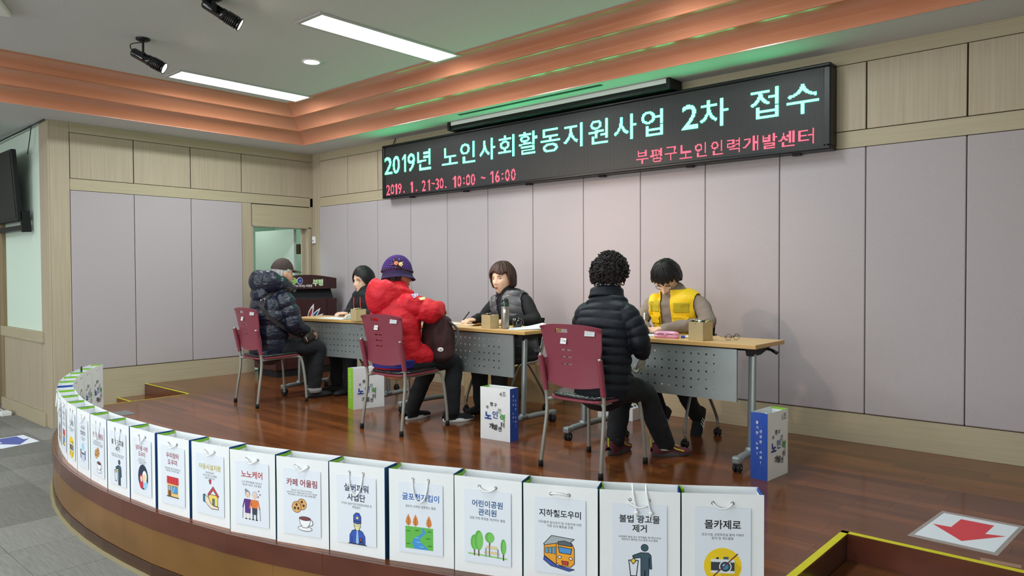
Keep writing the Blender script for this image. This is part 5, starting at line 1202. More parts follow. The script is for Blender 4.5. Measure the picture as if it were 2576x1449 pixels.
def hair_shell(t, Mh, mt_, rim, rad=(.086, .098, .108, .124), th=.010, amp=.004, F=9, jit=.006, c=(0, 0, .004), n=150, rows=34, taper=.15, part=None, name='hair', curls=0, low=.10, seed=0, cr=.011):
    mb = MB(); a, bf, bb, cc = rad; outer, inner = [], []
    for j in range(rows+1):
        for i in range(n):
            az = 2*PI*i/n; azd = math.degrees(az); azd = azd-360 if azd > 180 else azd
            ze = rim(azd)+jit*noise.noise(V((math.cos(az)*14, math.sin(az)*14, seed)))*2
            if ze > 0: tot = math.acos(min(.98, ze/cc))
            else: tot = PI/2+(-ze)/low
            th_ = tot*j/rows
            if th_ <= PI/2: hz, zz = math.sin(th_), math.cos(th_)*cc
            else: zz = -(th_-PI/2)*low; hz = 1-taper*(zz/.12)**2*(1 if zz < 0 else 0)
            b = bf if math.cos(az) > 0 else bb
            st = amp*(noise.noise(V((math.cos(az)*F, math.sin(az)*F, th_*1.2+seed)))+.6*noise.noise(V((math.cos(az)*F*2.7, math.sin(az)*F*2.7, th_*2+seed))))
            st *= min(1, th_*2.5)
            d = V((math.sin(az), math.cos(az), 0)); ro = V((a*math.sin(az)*hz, b*math.cos(az)*hz, zz))
            nrm = V((ro.x/a/a, ro.y/b/b, max(0, zz)/cc/cc)).normalized() if ro.length > 0 else V((0, 0, 1))
            if j == rows: st -= th*.5
            outer.append(V(c)+ro+nrm*st); inner.append(V(c)+ro-nrm*(th+.0*st)*(1 if j < rows else .55))
    N_ = len(outer); vs = [Mh @ p for p in outer+inner]; fs = []
    for j in range(rows):
        for i in range(n):
            p = j*n+i; q = j*n+(i+1) % n; fs += [(p, p+n, q+n, q), (N_+q, N_+q+n, N_+p+n, N_+p)]
    b = rows*n; fs += [(b+i, N_+b+i, N_+b+(i+1) % n, b+(i+1) % n) for i in range(n)]
    mb.add(vs, fs, 0, True)
    if curls:
        rnd = random.Random(3)
        for k in range(curls):
            j = rnd.randint(2, rows); i = rnd.randrange(n); p = outer[j*n+i]; d = (p-V(c)).normalized()
            q = d.to_track_quat('Z', 'Y').to_matrix().to_4x4() @ Matrix.Rotation(rnd.uniform(-1.1, 1.1), 4, 'X') @ Matrix.Rotation(rnd.random()*6, 4, 'Z'); q.translation = p+d*rnd.uniform(-.004, .006)
            r_ = rnd.uniform(.6, 1.2)*cr; a1 = rnd.uniform(3.5, 6)
            mb.tube([Mh @ (q @ V((r_*math.cos(x), r_*math.sin(x), .004*x-.01))) for x in np.linspace(0, a1, 9)], [.0022]+[.0036]*7+[.0016], 5)
    return mb.build(name, mt_, t)
def mk_hair(n, h, r=.5): return mat(n, h, r, var=.25, scale=(60, 60, 12), spec=.35, bump=.35, bscale=(350, 350, 40))
mk_hair('hair_black', '121012', .42); mk_hair('hair_brown', '3d241d', .45); mk_hair('hair_curly', '1c1213', .55); mk_hair('hair_grey', 'b9b8b4', .7)
def shoe(t, x, y, ang, up, sole, z=0, pitch=0, roll=0, sc=1, stripes=False, accent=None, name='shoe'):
    M_ = Matrix.Translation((x, y, z)) @ Matrix.Rotation(ang, 4, 'Z') @ Matrix.Rotation(pitch, 4, 'X') @ Matrix.Rotation(roll, 4, 'Y') @ Matrix.Scale(sc, 4)
    mb = MB(); O = []
    for i in range(26):
        a = 2*PI*i/26; yy = math.sin(a)*.135; hw_ = .043+.007*math.sin(a); O.append((math.cos(a)*hw_*(1 if abs(math.sin(a)) < .8 else .96), yy+.03))
    lv = [(.93, 0), (1.0, .008), (1.0, .024), (.95, .03)]; vs = [M_ @ V((a*f, .03+(b-.03)*f, z_+.006*max(0, (b-.09)/.06))) for f, z_ in lv for a, b in O]; n = 26
    mb.add(vs, [(r*n+i, r*n+(i+1) % n, (r+1)*n+(i+1) % n, (r+1)*n+i) for r in range(3) for i in range(n)]+[tuple(range(n))[::-1], tuple(range(3*n, 4*n))], 1, False)
    mb2 = MB(); prof_ = [(-.102, .022, .055), (-.095, .034, .085), (-.06, .038, .098), (-.025, .039, .092), (.01, .040, .078), (.05, .043, .062), (.09, .045, .054), (.125, .040, .048), (.15, .028, .040), (.163, .008, .030)]
    vs = []; k = 16
    for yy, hw_, hh in prof_:
        for i in range(k):
            a = PI*i/(k-1); vs.append(M_ @ V((math.cos(a)*hw_, yy, .02+math.sin(a)**.8*(hh-.02))))
    mb2.add(vs, [(r*k+i, r*k+i+1, (r+1)*k+i+1, (r+1)*k+i) for r in range(len(prof_)-1) for i in range(k-1)], 0, True)
    o = mb2.build(name, M(up), t)
    mb.m = [0]*len(mb.m); mb.build('sole', M(sole), o)
    if stripes:
        mb = MB()
        for j in range(3):
            for s in (-1, 1):
                y0 = .0+j*.022; mb.add([M_ @ V(p) for p in ((s*.0445, y0, .030), (s*.0455, y0+.010, .030), (s*.037, y0-.006, .068), (s*.036, y0-.016, .068))], [(0, 1, 2, 3) if s > 0 else (3, 2, 1, 0)])
        mb.build('stripes', M('white'), o)
    if accent:
        mb = MB()
        for s in (-1, 1): mb.tube([M_ @ V(p) for p in ((s*.036, -.06, .104), (s*.040, -.02, .092), (s*.044, .05, .05), (s*.046, .10, .035))], .005, 6)
        mb.tube([M_ @ V(p) for p in ((0, -.10, .06), (0, -.106, .10), (.0, -.103, .115))], .006, 6)
        for j in range(4): mb.tube([M_ @ V(p) for p in ((-.02, .01+j*.02, .078-j*.005), (.02, .015+j*.02, .078-j*.005))], .003, 5)
        mb.build('lace', M(accent), o)
    return o
def headM(c, yaw=0, pitch=0, roll=0, k=1.07): return Matrix.Translation(c) @ Matrix.Scale(k, 4) @ Matrix.Rotation(yaw, 4, 'Z') @ Matrix.Rotation(-pitch, 4, 'X') @ Matrix.Rotation(roll, 4, 'Y')
def body(t, Mh, sk, torso, arms, legs, hands=(), ears=True):
    mb = MB(); mb.add([Mh @ p for p in HEADV], HEADF, 0, True)
    if ears:
        for s in (-1, 1): mb.ell((s*.076, -.008, -.008), (.009, .018, .030), mt=Mh)
    nk = V(torso[-1][0]); loft(mb, [nk-V((0, 0, .05)), nk, Mh @ V((0, -.022, -.07)), Mh @ V((0, -.02, -.03))], [(.06, .055), (.056, .056), (.054, .058), (.052, .055)])
    loft(mb, [p for p, r in torso], [(r[0]-.035, r[1]-.03) for p, r in torso])
    for a in arms: loft(mb, a, [(.040, .040), (.036, .036), (.027, .025)], lat=(0, 1, .01), n=12)
    for a in legs: loft(mb, a, [(.07, .07), (.05, .05), (.036, .036)], lat=(1, 0, 0), n=12)
    for h_ in hands: hand(mb, *h_)
    return remesh(mb, .0052, 'body', skin(sk), t, 1)
def trousers(t, legs, m, r=((.098, .09), (.075, .072), (.062, .06)), pel=(0, -.02, .50), pr=(.17, .13, .09), wr=.006):
    mb = MB(); mb.ell(pel, pr, nu=24, nv=14)
    for i, a in enumerate(legs):
        a = [V(p) for p in a]; mid = (a[0]+a[1])/2+V((0, 0, .012)); m2 = (a[1]+a[2])/2
        loft(mb, [a[0], mid, a[1], m2, a[2]], [r[0], ((r[0][0]+r[1][0])/2, (r[0][1]+r[1][1])/2), r[1], ((r[1][0]+r[2][0])/2, )*2, r[2]], lat=(1, 0, 0), wr=wr, wf=14, seed=i)
    return remesh(mb, .0085, 'trousers', m, t, 2)
TOR = lambda dy, w_=.17, d=.115: [((0, -.02, .50), (w_, d+.005)), ((0, -.02+dy*.2, .62), (w_*.93, d)), ((0, dy*.45, .76), (w_*.97, d)), ((0, dy*.75, .90), (w_, d)), ((0, dy*.95, .985), (w_*.86, d*.82)), ((0, dy, 1.03), (w_*.45, d*.62))]

# ---------------------------------------------------------------- man in navy puffer
t = P1 = thing('person', 'seated person in shiny navy hooded puffer coat and brown cap, farthest left', 'person', (2.06, -1.79, 0), math.radians(-3))
Mh = headM((.02, .10, 1.195), -.05, .12)
tor = [((-.01, -.04, .50), (.21, .165)), ((-.01, -.035, .64), (.225, .185)), ((-.01, -.02, .80), (.235, .19)), ((-.01, .0, .93), (.22, .17)), ((0, .03, 1.00), (.17, .125)), ((0, .05, 1.05), (.09, .085))]
arms = [[(.19, .03, .955), (.235, .11, .72), (.13, .30, .655)], [(-.19, .03, .955), (-.24, .10, .72), (-.10, .31, .655)]]
legs = [[(.10, .04, .49), (.115, .41, .475), (.10, .38, .09)], [(-.10, .04, .49), (-.11, .43, .475), (-.08, .47, .09)]]
body(t, Mh, 'a', tor, arms, legs, [(arms[0][2], (-.35, 1, -.35), (-.3, 0, -1), -1, .9), (arms[1][2], (.35, 1, -.35), (.3, 0, -1), 1, .9)])
face(t, Mh, 'lips_pale', brow='hair_grey')
nav = mat('navy_shell', '131a2e', .34, spec=.5, bump=.8, bscale=(14, 14, 24), bdist=.022, coat=.12)
mb = MB(); q = (.125, .016, .03)
loft(mb, [p for p, r in tor], [r for p, r in tor], quilt=q, wr=.004, wf=14, n=40)
for i, a in enumerate(arms):
    a = [V(p) for p in a]; d = (a[2]-a[1]).normalized(); loft(mb, [a[0], (a[0]+a[1])/2+V((.012*(1 if i == 0 else -1), 0, 0)), a[1], a[2]-d*.035], [(.088, .088), (.088, .088), (.085, .085), (.05, .05)], lat=(0, 1, .01), quilt=(.095, .018, .02+i*.03), wr=.004, wf=18, n=26, seed=i)
# hood lying behind the head
loft(mb, [(-.10, .17, 1.055), (-.135, .10, 1.08), (-.15, .0, 1.11), (-.10, -.09, 1.125), (0, -.13, 1.125), (.10, -.09, 1.125), (.15, .0, 1.11), (.135, .10, 1.08), (.10, .17, 1.055)], [(.035, .03), (.05, .045), (.085, .06), (.105, .075), (.11, .08), (.105, .075), (.085, .06), (.05, .045), (.035, .03)], lat=(0, 0, 1), quilt=(.13, .018, .04), wr=.008, wf=14, n=30)
loft(mb, [(0, -.12, 1.0), (0, -.10, 1.10)], [(.13, .07), (.12, .06)])
loft(mb, [(-.07, .12, 1.04), (0, .135, 1.03), (.07, .12, 1.04)], [(.04, .03)]*3, lat=(0, 0, 1), n=16)
remesh(mb, .0068, 'puffer_coat', nav, t, 1)
trousers(t, legs, mat('black_cloth', '101318', .85, var=.1))
for s, l_ in ((1, legs[0]), (-1, legs[1])):
    mb = MB(); a = V(l_[2]); mb.lathe([(.060, -.040), (.068, -.035), (.070, -.005), (.062, .005)], c=(a.x, a.y, a.z+.0), n=22); mb.build('cuff', mat('grey_cuff', '8d8b86', .9), t)
    shoe(t, a.x, a.y+.02, -.1*s, 'black_rub', 'black')
hair_shell(t, Mh, M('hair_grey'), lambda a: .045 if abs(a) < 60 else (.015 if abs(a) < 88 else (-.015 if abs(a) < 110 else -.06)), rad=(.080, .088, .100, .112), th=.008, taper=.3)
cap = mat('brown_cap', '3a2a26', .75, bump=.3, bscale=(300, 300, 300))
hair_shell(t, Mh, cap, lambda a: .036 if abs(a) < 90 else .022, rad=(.088, .102, .108, .128), th=.004, amp=.001, jit=0, c=(0, .0, .012), name='cap_crown')
mb = MB(); vs = []
for dz in (0, -.004):
    for i in range(13):
        a = math.radians(-62+124*i/12)
        for r_ in (0, .5, 1): vs.append(Mh @ V(((.085+.0*r_)*math.sin(a)*(1+.05*r_), .100*math.cos(a)+.075*r_*math.cos(a)**.6, .047+dz-.012*r_*r_-.012*abs(math.sin(a))**2)))
fs = []
for i in range(12):
    for r_ in range(2): a = i*3+r_; fs += [(a, a+3, a+4, a+1), (39+a+1, 39+a+4, 39+a+3, 39+a)]
fs += [(i*3+2, i*3+5, 39+i*3+5, 39+i*3+2) for i in range(12)]
mb.add(vs, fs, 0, True); mb.build('cap_brim', cap, t)
mb = MB()
for k in range(10):
    for j in range(5):
        a = 1.25-k*.118; az = math.radians(-10+j*13+(k % 2)*6); rr = (.089, .103, .117)
        p = V((.0895*math.sin(az)*math.cos(a), .1045*math.cos(az)*math.cos(a)*1.0, .014+.1295*math.sin(a))); mb.ell((0, 0, 0), (.0042, .0042, .0026), mt=Mh @ Matrix.Translation(p), nu=7, nv=5)
o = mb.build('cap_pattern', M('white'), t); o['kind'] = 'stuff'
# strap across the back and the bag on his lap
mb = MB(); pth = spline([(.135, .03, 1.045), (.12, -.10, .99), (.15, -.165, .90), (.205, -.12, .80), (.225, .0, .70), (.19, .13, .63), (.15, .22, .60)], 8)
F_ = []
for i, p in enumerate(pth):
    T_ = (pth[min(i+1, len(pth)-1)]-pth[max(i-1, 0)]).normalized(); o_ = V((p.x, p.y, 0)).normalized(); w2 = T_.cross(o_).normalized()*.017; F_ += [p+w2+o_*.012, p-w2+o_*.012, p-w2+o_*.008, p+w2+o_*.008]
mb.add(F_, [(i*4+e, i*4+(e+1) % 4, i*4+4+(e+1) % 4, i*4+4+e) for i in range(len(pth)-1) for e in range(4)]+[(0, 1, 2, 3)], 0, False)
st_ = thing('shoulder_bag', 'brown leather crossbody bag on the lap of the person in navy', 'bag', (2.06, -1.79, 0), math.radians(-3))
mb.build('strap', mat('strap_brown', '1f191b', .6), st_)
mb = MB(); loft(mb, [(.17, .26, .585), (.12, .33, .60), (.05, .37, .595)], [(.055, .04), (.068, .05), (.05, .04)], lat=(0, 0, 1), wr=.004, wf=30); remesh(mb, .007, 'pouch', mat('leather', '2f211d', .4, bump=.4, bscale=(80, 80, 80)), st_, 2)
mb = MB(); p = pth[12]; o_ = V((p.x, p.y, 0)).normalized(); mb.tube([p+o_*.016+V(c_) for c_ in ((0, .018, .022), (0, .022, -.014), (0, -.018, -.022), (0, -.022, .014), (0, .018, .022))], .0035, 6); mb.build('buckle', M('chrome'), st_)
mb = MB(); mb.tube([(.205, .235, .60), (.212, .24, .575)], .004, 6); mb.ell((.214, .243, .562), (.008, .004, .013)); mb.build('zip_pull', M('chrome'), st_)

# ---------------------------------------------------------------- person in red coat
t = P2 = thing('person', 'seated person in bright red hooded padded coat and purple knitted hat', 'person', (3.835, -1.735, 0), math.radians(-4))
Mh = headM((-.080, .055, 1.185), -.35, .12, -.14)
tor = [((0, -.02, .50), (.215, .165)), ((-.01, -.02, .62), (.235, .175)), ((-.025, -.015, .78), (.25, .18)), ((-.035, .0, .92), (.23, .165)), ((-.04, .02, 1.00), (.18, .13)), ((-.04, .03, 1.06), (.10, .09))]
arms = [[(.155, .02, .955), (.235, .15, .895), (.10, .33, .925)], [(-.23, .02, .94), (-.30, .12, .72), (-.14, .32, .66)]]
legs = [[(.11, .04, .49), (.14, .43, .475), (.17, .40, .09)], [(-.10, .04, .49), (-.11, .40, .475), (-.15, .24, .09)]]
body(t, Mh, 'c', tor, arms, legs, [(arms[0][2], (-.7, .8, -.5), (0, -.3, -1), -1, .6), (arms[1][2], (.5, 1, -.2), (.3, 0, -1), 1, .7)])
face(t, Mh)
red = mat('red_shell', 'd0212f', .55, spec=.3, bump=.8, bscale=(9, 9, 14), bdist=.03)
mb = MB(); loft(mb, [(0, -.03, .545)]+[p for p, r in tor[1:]], [(.215, .17)]+[r for p, r in tor[1:]], quilt=(.20, .012, .04), wr=.006, wf=12, n=40); loft(mb, [(.09, .0, .57), (.12, .15, .555)], [(.13, .11), (.115, .09)], wr=.006)
for i, a in enumerate(arms):
    a = [V(p) for p in a]; d = (a[2]-a[1]).normalized(); loft(mb, [a[0]-(a[1]-a[0])*.1, (a[0]+a[1])/2, a[1], a[2]-d*.03], [(.085, .085), (.092, .092), (.090, .090), (.062, .058)], lat=(0, 0, 1), quilt=(.13, .014, .05), wr=.010, wf=18, n=30, seed=i+4)
loft(mb, [(-.13, .12, 1.06), (-.155, .03, 1.07), (-.15, -.09, 1.045), (-.06, -.165, 1.02), (.03, -.13, 1.04), (.065, -.04, 1.045), (.055, .08, 1.035)], [(.035, .03), (.065, .05), (.11, .065), (.145, .075), (.11, .065), (.06, .05), (.035, .03)], lat=(0, 0, 1), wr=.012, wf=13, n=30, quilt=(.19, .012, .03))
loft(mb, [(-.05, -.12, .96), (-.05, -.08, 1.08)], [(.12, .06), (.11, .06)])
remesh(mb, .0072, 'padded_coat', red, t, 2)
mb = MB(); loft(mb, [(0, -.03, .475), (0, -.03, .54)], [(.200, .16), (.212, .168)], wr=.006, wf=12, n=40, ends=(0, 0)); mb.build('coat_hem', mat('hem_blue', '2c2a86', .55, bump=.3, bscale=(40, 40, 40)), t)
trousers(t, legs, M('black_cloth'))
for s, l_ in ((1, legs[0]), (-1, legs[1])):
    a = V(l_[2]); shoe(t, a.x, a.y+.03, -.35 if s > 0 else .1, 'black_cloth', 'white')
hatm = mat('purple_knit', '52367f', .9, var=.2, scale=(140, 140, 140), bump=1.0, bscale=(120, 120, 120))
hair_shell(t, Mh, M('hair_curly'), lambda a: .05 if abs(a) < 60 else (-.02 if abs(a) < 85 else -.06), rad=(.083, .088, .104, .112), th=.008, jit=.01)
hb = [0]
o = hair_shell(t, Mh, hatm, lambda a: .022 if abs(a) < 60 else -.005, rad=(.096, .108, .118, .135), th=.006, amp=.002, F=16, jit=0, c=(0, 0, .010), name='hat_crown')
mb = MB()     # knitted bumps in rows
for r_ in range(11):
    tt = .25+r_*.125; nk = int(14+30*math.sin(min(tt, PI/2)))
    for k in range(nk):
        az = 2*PI*(k+.5*(r_ % 2))/nk; b = .109 if math.cos(az) > 0 else .119
        p = V((.097*math.sin(az)*math.sin(tt), b*math.cos(az)*math.sin(tt), .010+.136*math.cos(tt)))
        if p.z > .03: mb.ell((0, 0, 0), (.0085, .0085, .0045), mt=Mh @ Matrix.Translation(p) @ (p-V((0, 0, .01))).to_track_quat('Z', 'Y').to_matrix().to_4x4() @ Matrix.Rotation(.7, 4, 'Z'), nu=6, nv=4)
k_ = mb.build('knit_stitches', hatm, t); k_['kind'] = 'stuff'
mb = MB()
for j, (rr, zz) in enumerate([]): pass
vs = []; n = 44; prof_ = [(1.0, .030), (1.04, .012), (1.12, -.006), (1.24, -.020), (1.30, -.026), (1.29, -.030), (1.10, -.014), (.99, .008)]
for f, z_ in prof_:
    for i in range(n):
        az = 2*PI*i/n; b = .105 if math.cos(az) > 0 else .112; g_ = 1+(f-1)*(.62+.42*math.cos(az)); vs.append(Mh @ V((.095*math.sin(az)*g_, b*math.cos(az)*g_, z_+(-.018 if math.cos(az) < 0 else 0)*abs(math.cos(az))+.002*math.sin(az*22))))
mb.add(vs, [(r_*n+i, r_*n+(i+1) % n, (r_+1)*n+(i+1) % n, (r_+1)*n+i) for r_ in range(len(prof_)-1) for i in range(n)], 0, True); mb.build('hat_brim', mat('purple_brim', '34264f', .9, bump=.6, bscale=(140, 140, 140)), t)
mb = MB()
for i in range(60):
    az = 2*PI*i/60; b = .110 if math.cos(az) > 0 else .119; mb.ell((0, 0, 0), (.007, .007, .006), mt=Mh @ Matrix.Translation((.098*math.sin(az), b*math.cos(az), .028-.014*(math.cos(az) < 0)*abs(math.cos(az))+(.004 if i % 2 else -.003))), nu=6, nv=4)
mb.build('hat_band', mat('band_brown', '3a2220', .9), t)
az0 = math.radians(100)
def on_hat(az, z_, out=0):
    c_ = math.sqrt(max(0, 1-((z_-.01)/.136)**2)); b = .109 if math.cos(az) > 0 else .119; return V(((.098+out)*math.sin(az)*c_, (b+out)*math.cos(az)*c_, z_))
def orient(az, z_, out): p = on_hat(az, z_, out); return Mh @ Matrix.Translation(p) @ V((p.x, p.y, p.z*.3)).to_track_quat('Z', 'Y').to_matrix().to_4x4()
mb = MB(); Q_ = orient(az0+.1, .068, .006)
for k in range(7): a = k*2*PI/7; mb.ell((0, 0, 0), (.021, .007, .003), mt=Q_ @ Matrix.Rotation(a, 4, 'Z') @ Matrix.Translation((.026, 0, 0)), nu=10, nv=5)
mb.build('hat_leaves', M('band_brown'), t)
for dz, da, col in ((.066, .18, 'e08a62'), (.062, -.10, 'efd9a0')):
    mb = MB(); Q_ = orient(az0+da, dz, .014)
    for k in range(5): a = k*2*PI/5; mb.ell((0, 0, 0), (.0085, .0075, .005), mt=Q_ @ Matrix.Rotation(a, 4, 'Z') @ Matrix.Translation((.0095, 0, 0)), nu=9, nv=6)
    mb.ell((0, 0, .004), (.005, .005, .004), mt=Q_, nu=8, nv=5); mb.build('hat_flower', ink(col), t)
mb = MB()
for k in range(6): a = k*2*PI/6+.3; Q_ = orient(az0+.1, .068, .010); mb.ell((.040*math.cos(a), .034*math.sin(a), 0), (.003, .003, .003), mt=Q_, nu=6, nv=4)
mb.build('hat_beads', M('white'), t)
# sleeve patches
pp = Print(); pp.poly([(-.026, -.014), (.018, -.020), (.028, -.006), (.0, .022)], 'eef0f4'); pp.poly([(-.020, -.010), (.015, -.015), (.022, -.005), (.0, .016)], '3a4fa8'); pp.poly([(-.008, -.006), (.012, -.010), (.006, .006)], 'f2f4f8')
o = pp.mb.build('sleeve_patch', pp.mats, t); o.location = (.215, .0, 1.025); o.rotation_euler = (math.radians(-38), 0, math.radians(40))
pp = Print(); pp.poly([(-.03, -.004), (.026, -.014), (.020, -.002), (.030, .006), (-.018, .018), (-.012, .006)], 'd6e06a'); pp.poly([(-.018, -.001), (.014, -.007), (.016, .004), (-.008, .011)], 'f4f6e6')
o = pp.mb.build('sleeve_patch', pp.mats, t); o.location = (.262, .035, 1.005); o.rotation_euler = (math.radians(-38), 0, math.radians(45))
t = thing('backpack', 'black patterned backpack on lap of person in red coat', 'bag', (4.06, -1.52, .56), math.radians(25))
mb = MB(); loft(mb, [(0, 0, .0), (0, 0, .12), (-.01, 0, .25), (-.02, 0, .31)], [(.13, .06), (.14, .07), (.12, .06), (.06, .04)], wr=.005, wf=14); remesh(mb, .008, 'bag_body', mat('bag_pattern', '33181a', .8, var=.8, scale=(22, 22, 8), bump=.4, bscale=(90, 90, 90)), t, 2)
mb = MB(); mb.ell((.045, -.062, .045), (.026, .010, .018), m=0); mb.ell((.052, -.073, .047), (.005, .002, .004), m=1); mb.build('face_patch', [M('white'), M('black')], t)
mb = MB(); mb.tube(spline([(.10, -.02, .26), (.16, .0, .20), (.15, .02, .10), (.10, .02, .05)], 6), [(.006, .018)]*19, 8); mb.build('strap', mat('grey_strap', '55585c', .6), t)

# ---------------------------------------------------------------- person in black quilted coat
t = P3 = thing('person', 'seated person with curly dark hair in long black quilted coat, seen from behind', 'person', (5.715, -1.655, 0), math.radians(2))
Mh = headM((-.012, .09, 1.183), .0, .10)
tor = [((.0, -.03, .49), (.185, .15)), ((.005, -.02, .60), (.185, .145)), ((0, -.005, .74), (.190, .135)), ((0, .01, .87), (.197, .125)), ((0, .03, .955), (.185, .112)), ((-.006, .042, 1.01), (.145, .098)), ((-.012, .052, 1.045), (.100, .085)), ((-.015, .06, 1.075), (.084, .076))]
arms = [[(.165, .03, .93), (.222, .05, .765), (.19, .15, .685)], [(-.165, .03, .93), (-.212, .08, .76), (-.12, .28, .72)]]
legs = [[(.09, .02, .49), (.115, .30, .41), (.18, .45, .09)], [(-.08, .04, .49), (-.10, .40, .47), (-.11, .31, .09)]]
body(t, Mh, 'a', tor, arms, legs, [(arms[1][2], (.3, 1, 0), (0, 0, -1), 1, .5)])
face(t, Mh)
blk = mat('quilt_black', '0c121d', .55, spec=.3, bump=.25, bscale=(45, 45, 20), bdist=.01)
mb = MB(); loft(mb, [p for p, r in tor], [r for p, r in tor], quilt=(.052, .016, .01, .34), wr=.002, wf=16, n=48, step=.005)
for i, a in enumerate(arms):
    a = [V(p) for p in a]; d = (a[2]-a[1]).normalized(); s = 1 if i == 0 else -1
    loft(mb, [a[0]-V((s*.02, 0, -.005)), (a[0]+a[1])/2+V((s*.01, 0, 0)), a[1], a[2]-d*.02], [(.076, .076), (.074, .072), (.068, .068), (.052, .05)], lat=(0, 1, .01), quilt=(.052, .014, .01, .34), wr=.002, wf=20, n=26, step=.005, seed=i)
for i, l_ in enumerate(legs): loft(mb, [l_[0], V(l_[0]).lerp(V(l_[1]), .35)], [(.100, .095), (.090, .08)], quilt=(.055, .009, 0), n=24, step=.006)
remesh(mb, .0052, 'quilted_coat', blk, t, 1)
mb = MB(); wrap(mb, [(-.012, .05, 1.035), (-.014, .056, 1.06), (-.018, .064, 1.085)], [(.104, .090), (.094, .084), (.092, .084)], 120, 420, off=.004, th=.010, wr=.003); mb.build('coat_collar', blk, t)
mb = MB(); loft(mb, [(-.015, .06, 1.06), (-.016, .068, 1.10), (-.016, .072, 1.125)], [(.086, .079), (.088, .082), (.080, .074)], wr=.006, wf=30, n=30)
sm = bpy.data.materials.new('leopard_scarf'); sm.use_nodes = True; nt = sm.node_tree; vo = nt.nodes.new('ShaderNodeTexVoronoi'); vo.inputs['Scale'].default_value = 70; tc = nt.nodes.new('ShaderNodeTexCoord'); nt.links.new(tc.outputs['Object'], vo.inputs['Vector'])
cr_ = nt.nodes.new('ShaderNodeValToRGB'); cr_.color_ramp.interpolation = 'CONSTANT'; cr_.color_ramp.elements[0].color = (.6, .58, .55, 1); cr_.color_ramp.elements[1].position = .42; cr_.color_ramp.elements[1].color = (.02, .02, .022, 1)
nt.links.new(vo.outputs['Distance'], cr_.inputs[0]); nt.links.new(cr_.outputs[0], nt.nodes['Principled BSDF'].inputs['Base Color']); nt.nodes['Principled BSDF'].inputs['Roughness'].default_value = .9
mb.build('scarf', sm, t)
hair_shell(t, Mh, M('hair_curly'), lambda a: .055 if abs(a) < 40 else (-.01 if abs(a) < 75 else (-.045 if abs(a) < 110 else -.055)), rad=(.102, .098, .116, .122), th=.014, amp=.010, F=7, jit=.012, taper=.28, curls=900)
trousers(t, legs, M('black_cloth'))
mb = MB(); a = V(arms[0][2]); hand(mb, a, (-.35, .45, -1), (-1, 0, -.2), -1, .7, 1.05); remesh(mb, .005, 'glove', mat('glove', '98968a', .9, bump=.4, bscale=(120, 120, 120)), t, 1)
mat('shoe_maroon', '5c1e2a', .7, var=.4, scale=(30, 30, 30)); mat('sole_grey', '4a4a4c', .7); mat('lace_yellow', 'c8c23a', .6)
for s, l_ in ((1, legs[0]), (-1, legs[1])):
    a = V(l_[2]); mb = MB(); mb.lathe([(.040, -.045), (.044, .0), (.040, .02)], c=(a.x, a.y-.005, a.z), n=20); mb.build('sock', mat('sock', 'b9b3a0', .9), t); shoe(t, a.x, a.y+.02, -.75 if s > 0 else .0, 'shoe_maroon', 'sole_grey', accent='lace_yellow')

# ---------------------------------------------------------------- staff: bob hair and glasses
t = P4 = thing('person', 'seated person with black bob hair, thin glasses and dark coat writing at left table', 'person', (2.13, -.66, 0), PI+.02)
Mh = headM((.005, .13, 1.125), .0, .12, 0, 1.13)
tor = TOR(.12, .175, .12); arms = [[(.155, .09, .92), (.19, .16, .78), (.05, .31, .79)], [(-.17, .09, .92), (-.25, .13, .80), (-.14, .33, .785)]]
legs = [[(.09, .04, .49), (.11, .40, .47), (.13, .38, .09)], [(-.09, .04, .49), (-.11, .38, .47), (-.13, .42, .09)]]
body(t, Mh, 'b', tor, arms, legs, [(arms[0][2], (.3, 1, .0), (.1, -.1, -1), -1, 1.1), (arms[1][2], (.4, 1, -.05), (0, 0, -1), 1, .6)])
face(t, Mh, glasses='thin')
cb = mat('coat_black', '121519', .75, bump=.3, bscale=(60, 60, 60)); mb = MB(); loft(mb, [p for p, r in tor], [(r[0]+.012, r[1]+.012) for p, r in tor], wr=.005, n=36)
def sleeves(mb, arms, r0=.066, r1=.060, r2=.040, wr=.005, quilt=None):
    for i, a in enumerate(arms):
        a = [V(p) for p in a]; s = 1 if i == 0 else -1; d = (a[2]-a[1]).normalized()
        loft(mb, [a[0]-V((s*.03, 0, -.004)), a[0]+V((s*.012, 0, -.012)), (a[0]+a[1])/2+V((s*.008, 0, 0)), a[1], (a[1]+a[2])/2, a[2]-d*.012], [(r0, r0), (r0, r0), (r0*.97, r0*.97), (r1, r1), ((r1+r2)/2, (r1+r2)/2), (r2, r2*.95)], lat=(0, 1, .01), wr=wr, wf=20, n=24, seed=i, quilt=quilt)
sleeves(mb, arms); loft(mb, [(0, .115, 1.0), (.01, .122, 1.04), (.02, .122, 1.055)], [(.075, .07), (.07, .068), (.066, .064)], wr=.005); remesh(mb, .0072, 'coat', cb, t, 2)
mb = MB()
for s in (-1, 1): mb.tube(spline([(s*.03, .185, 1.03), (s*.05, .212, .95), (s*.055, .215, .86), (s*.052, .20, .78)], 6), .0055, 7)
mb.build('piping', ink('c23a48'), t)
hair_shell(t, Mh, M('hair_black'), lambda a: (.055+.0005*a if abs(a) < 38 else (.03-.0025*(abs(a)-38) if abs(a) < 70 else -.085)), rad=(.096, .099, .118, .132), th=.014, amp=.0025, F=14, jit=.003, taper=.22)
trousers(t, legs, M('black_cloth'))
for l_ in legs: shoe(t, l_[2][0], l_[2][1]+.02, 0, 'black_rub', 'black')
t = thing('pen', 'black pen in writing hand of person with bob hair', 'pen', (2.055, -1.055, .80))
mb = MB(); mb.tube([(0.0, .0, -.02), (-.025, .02, .09)], .005, 8); mb.build('pen_barrel', M('black_gloss'), t)

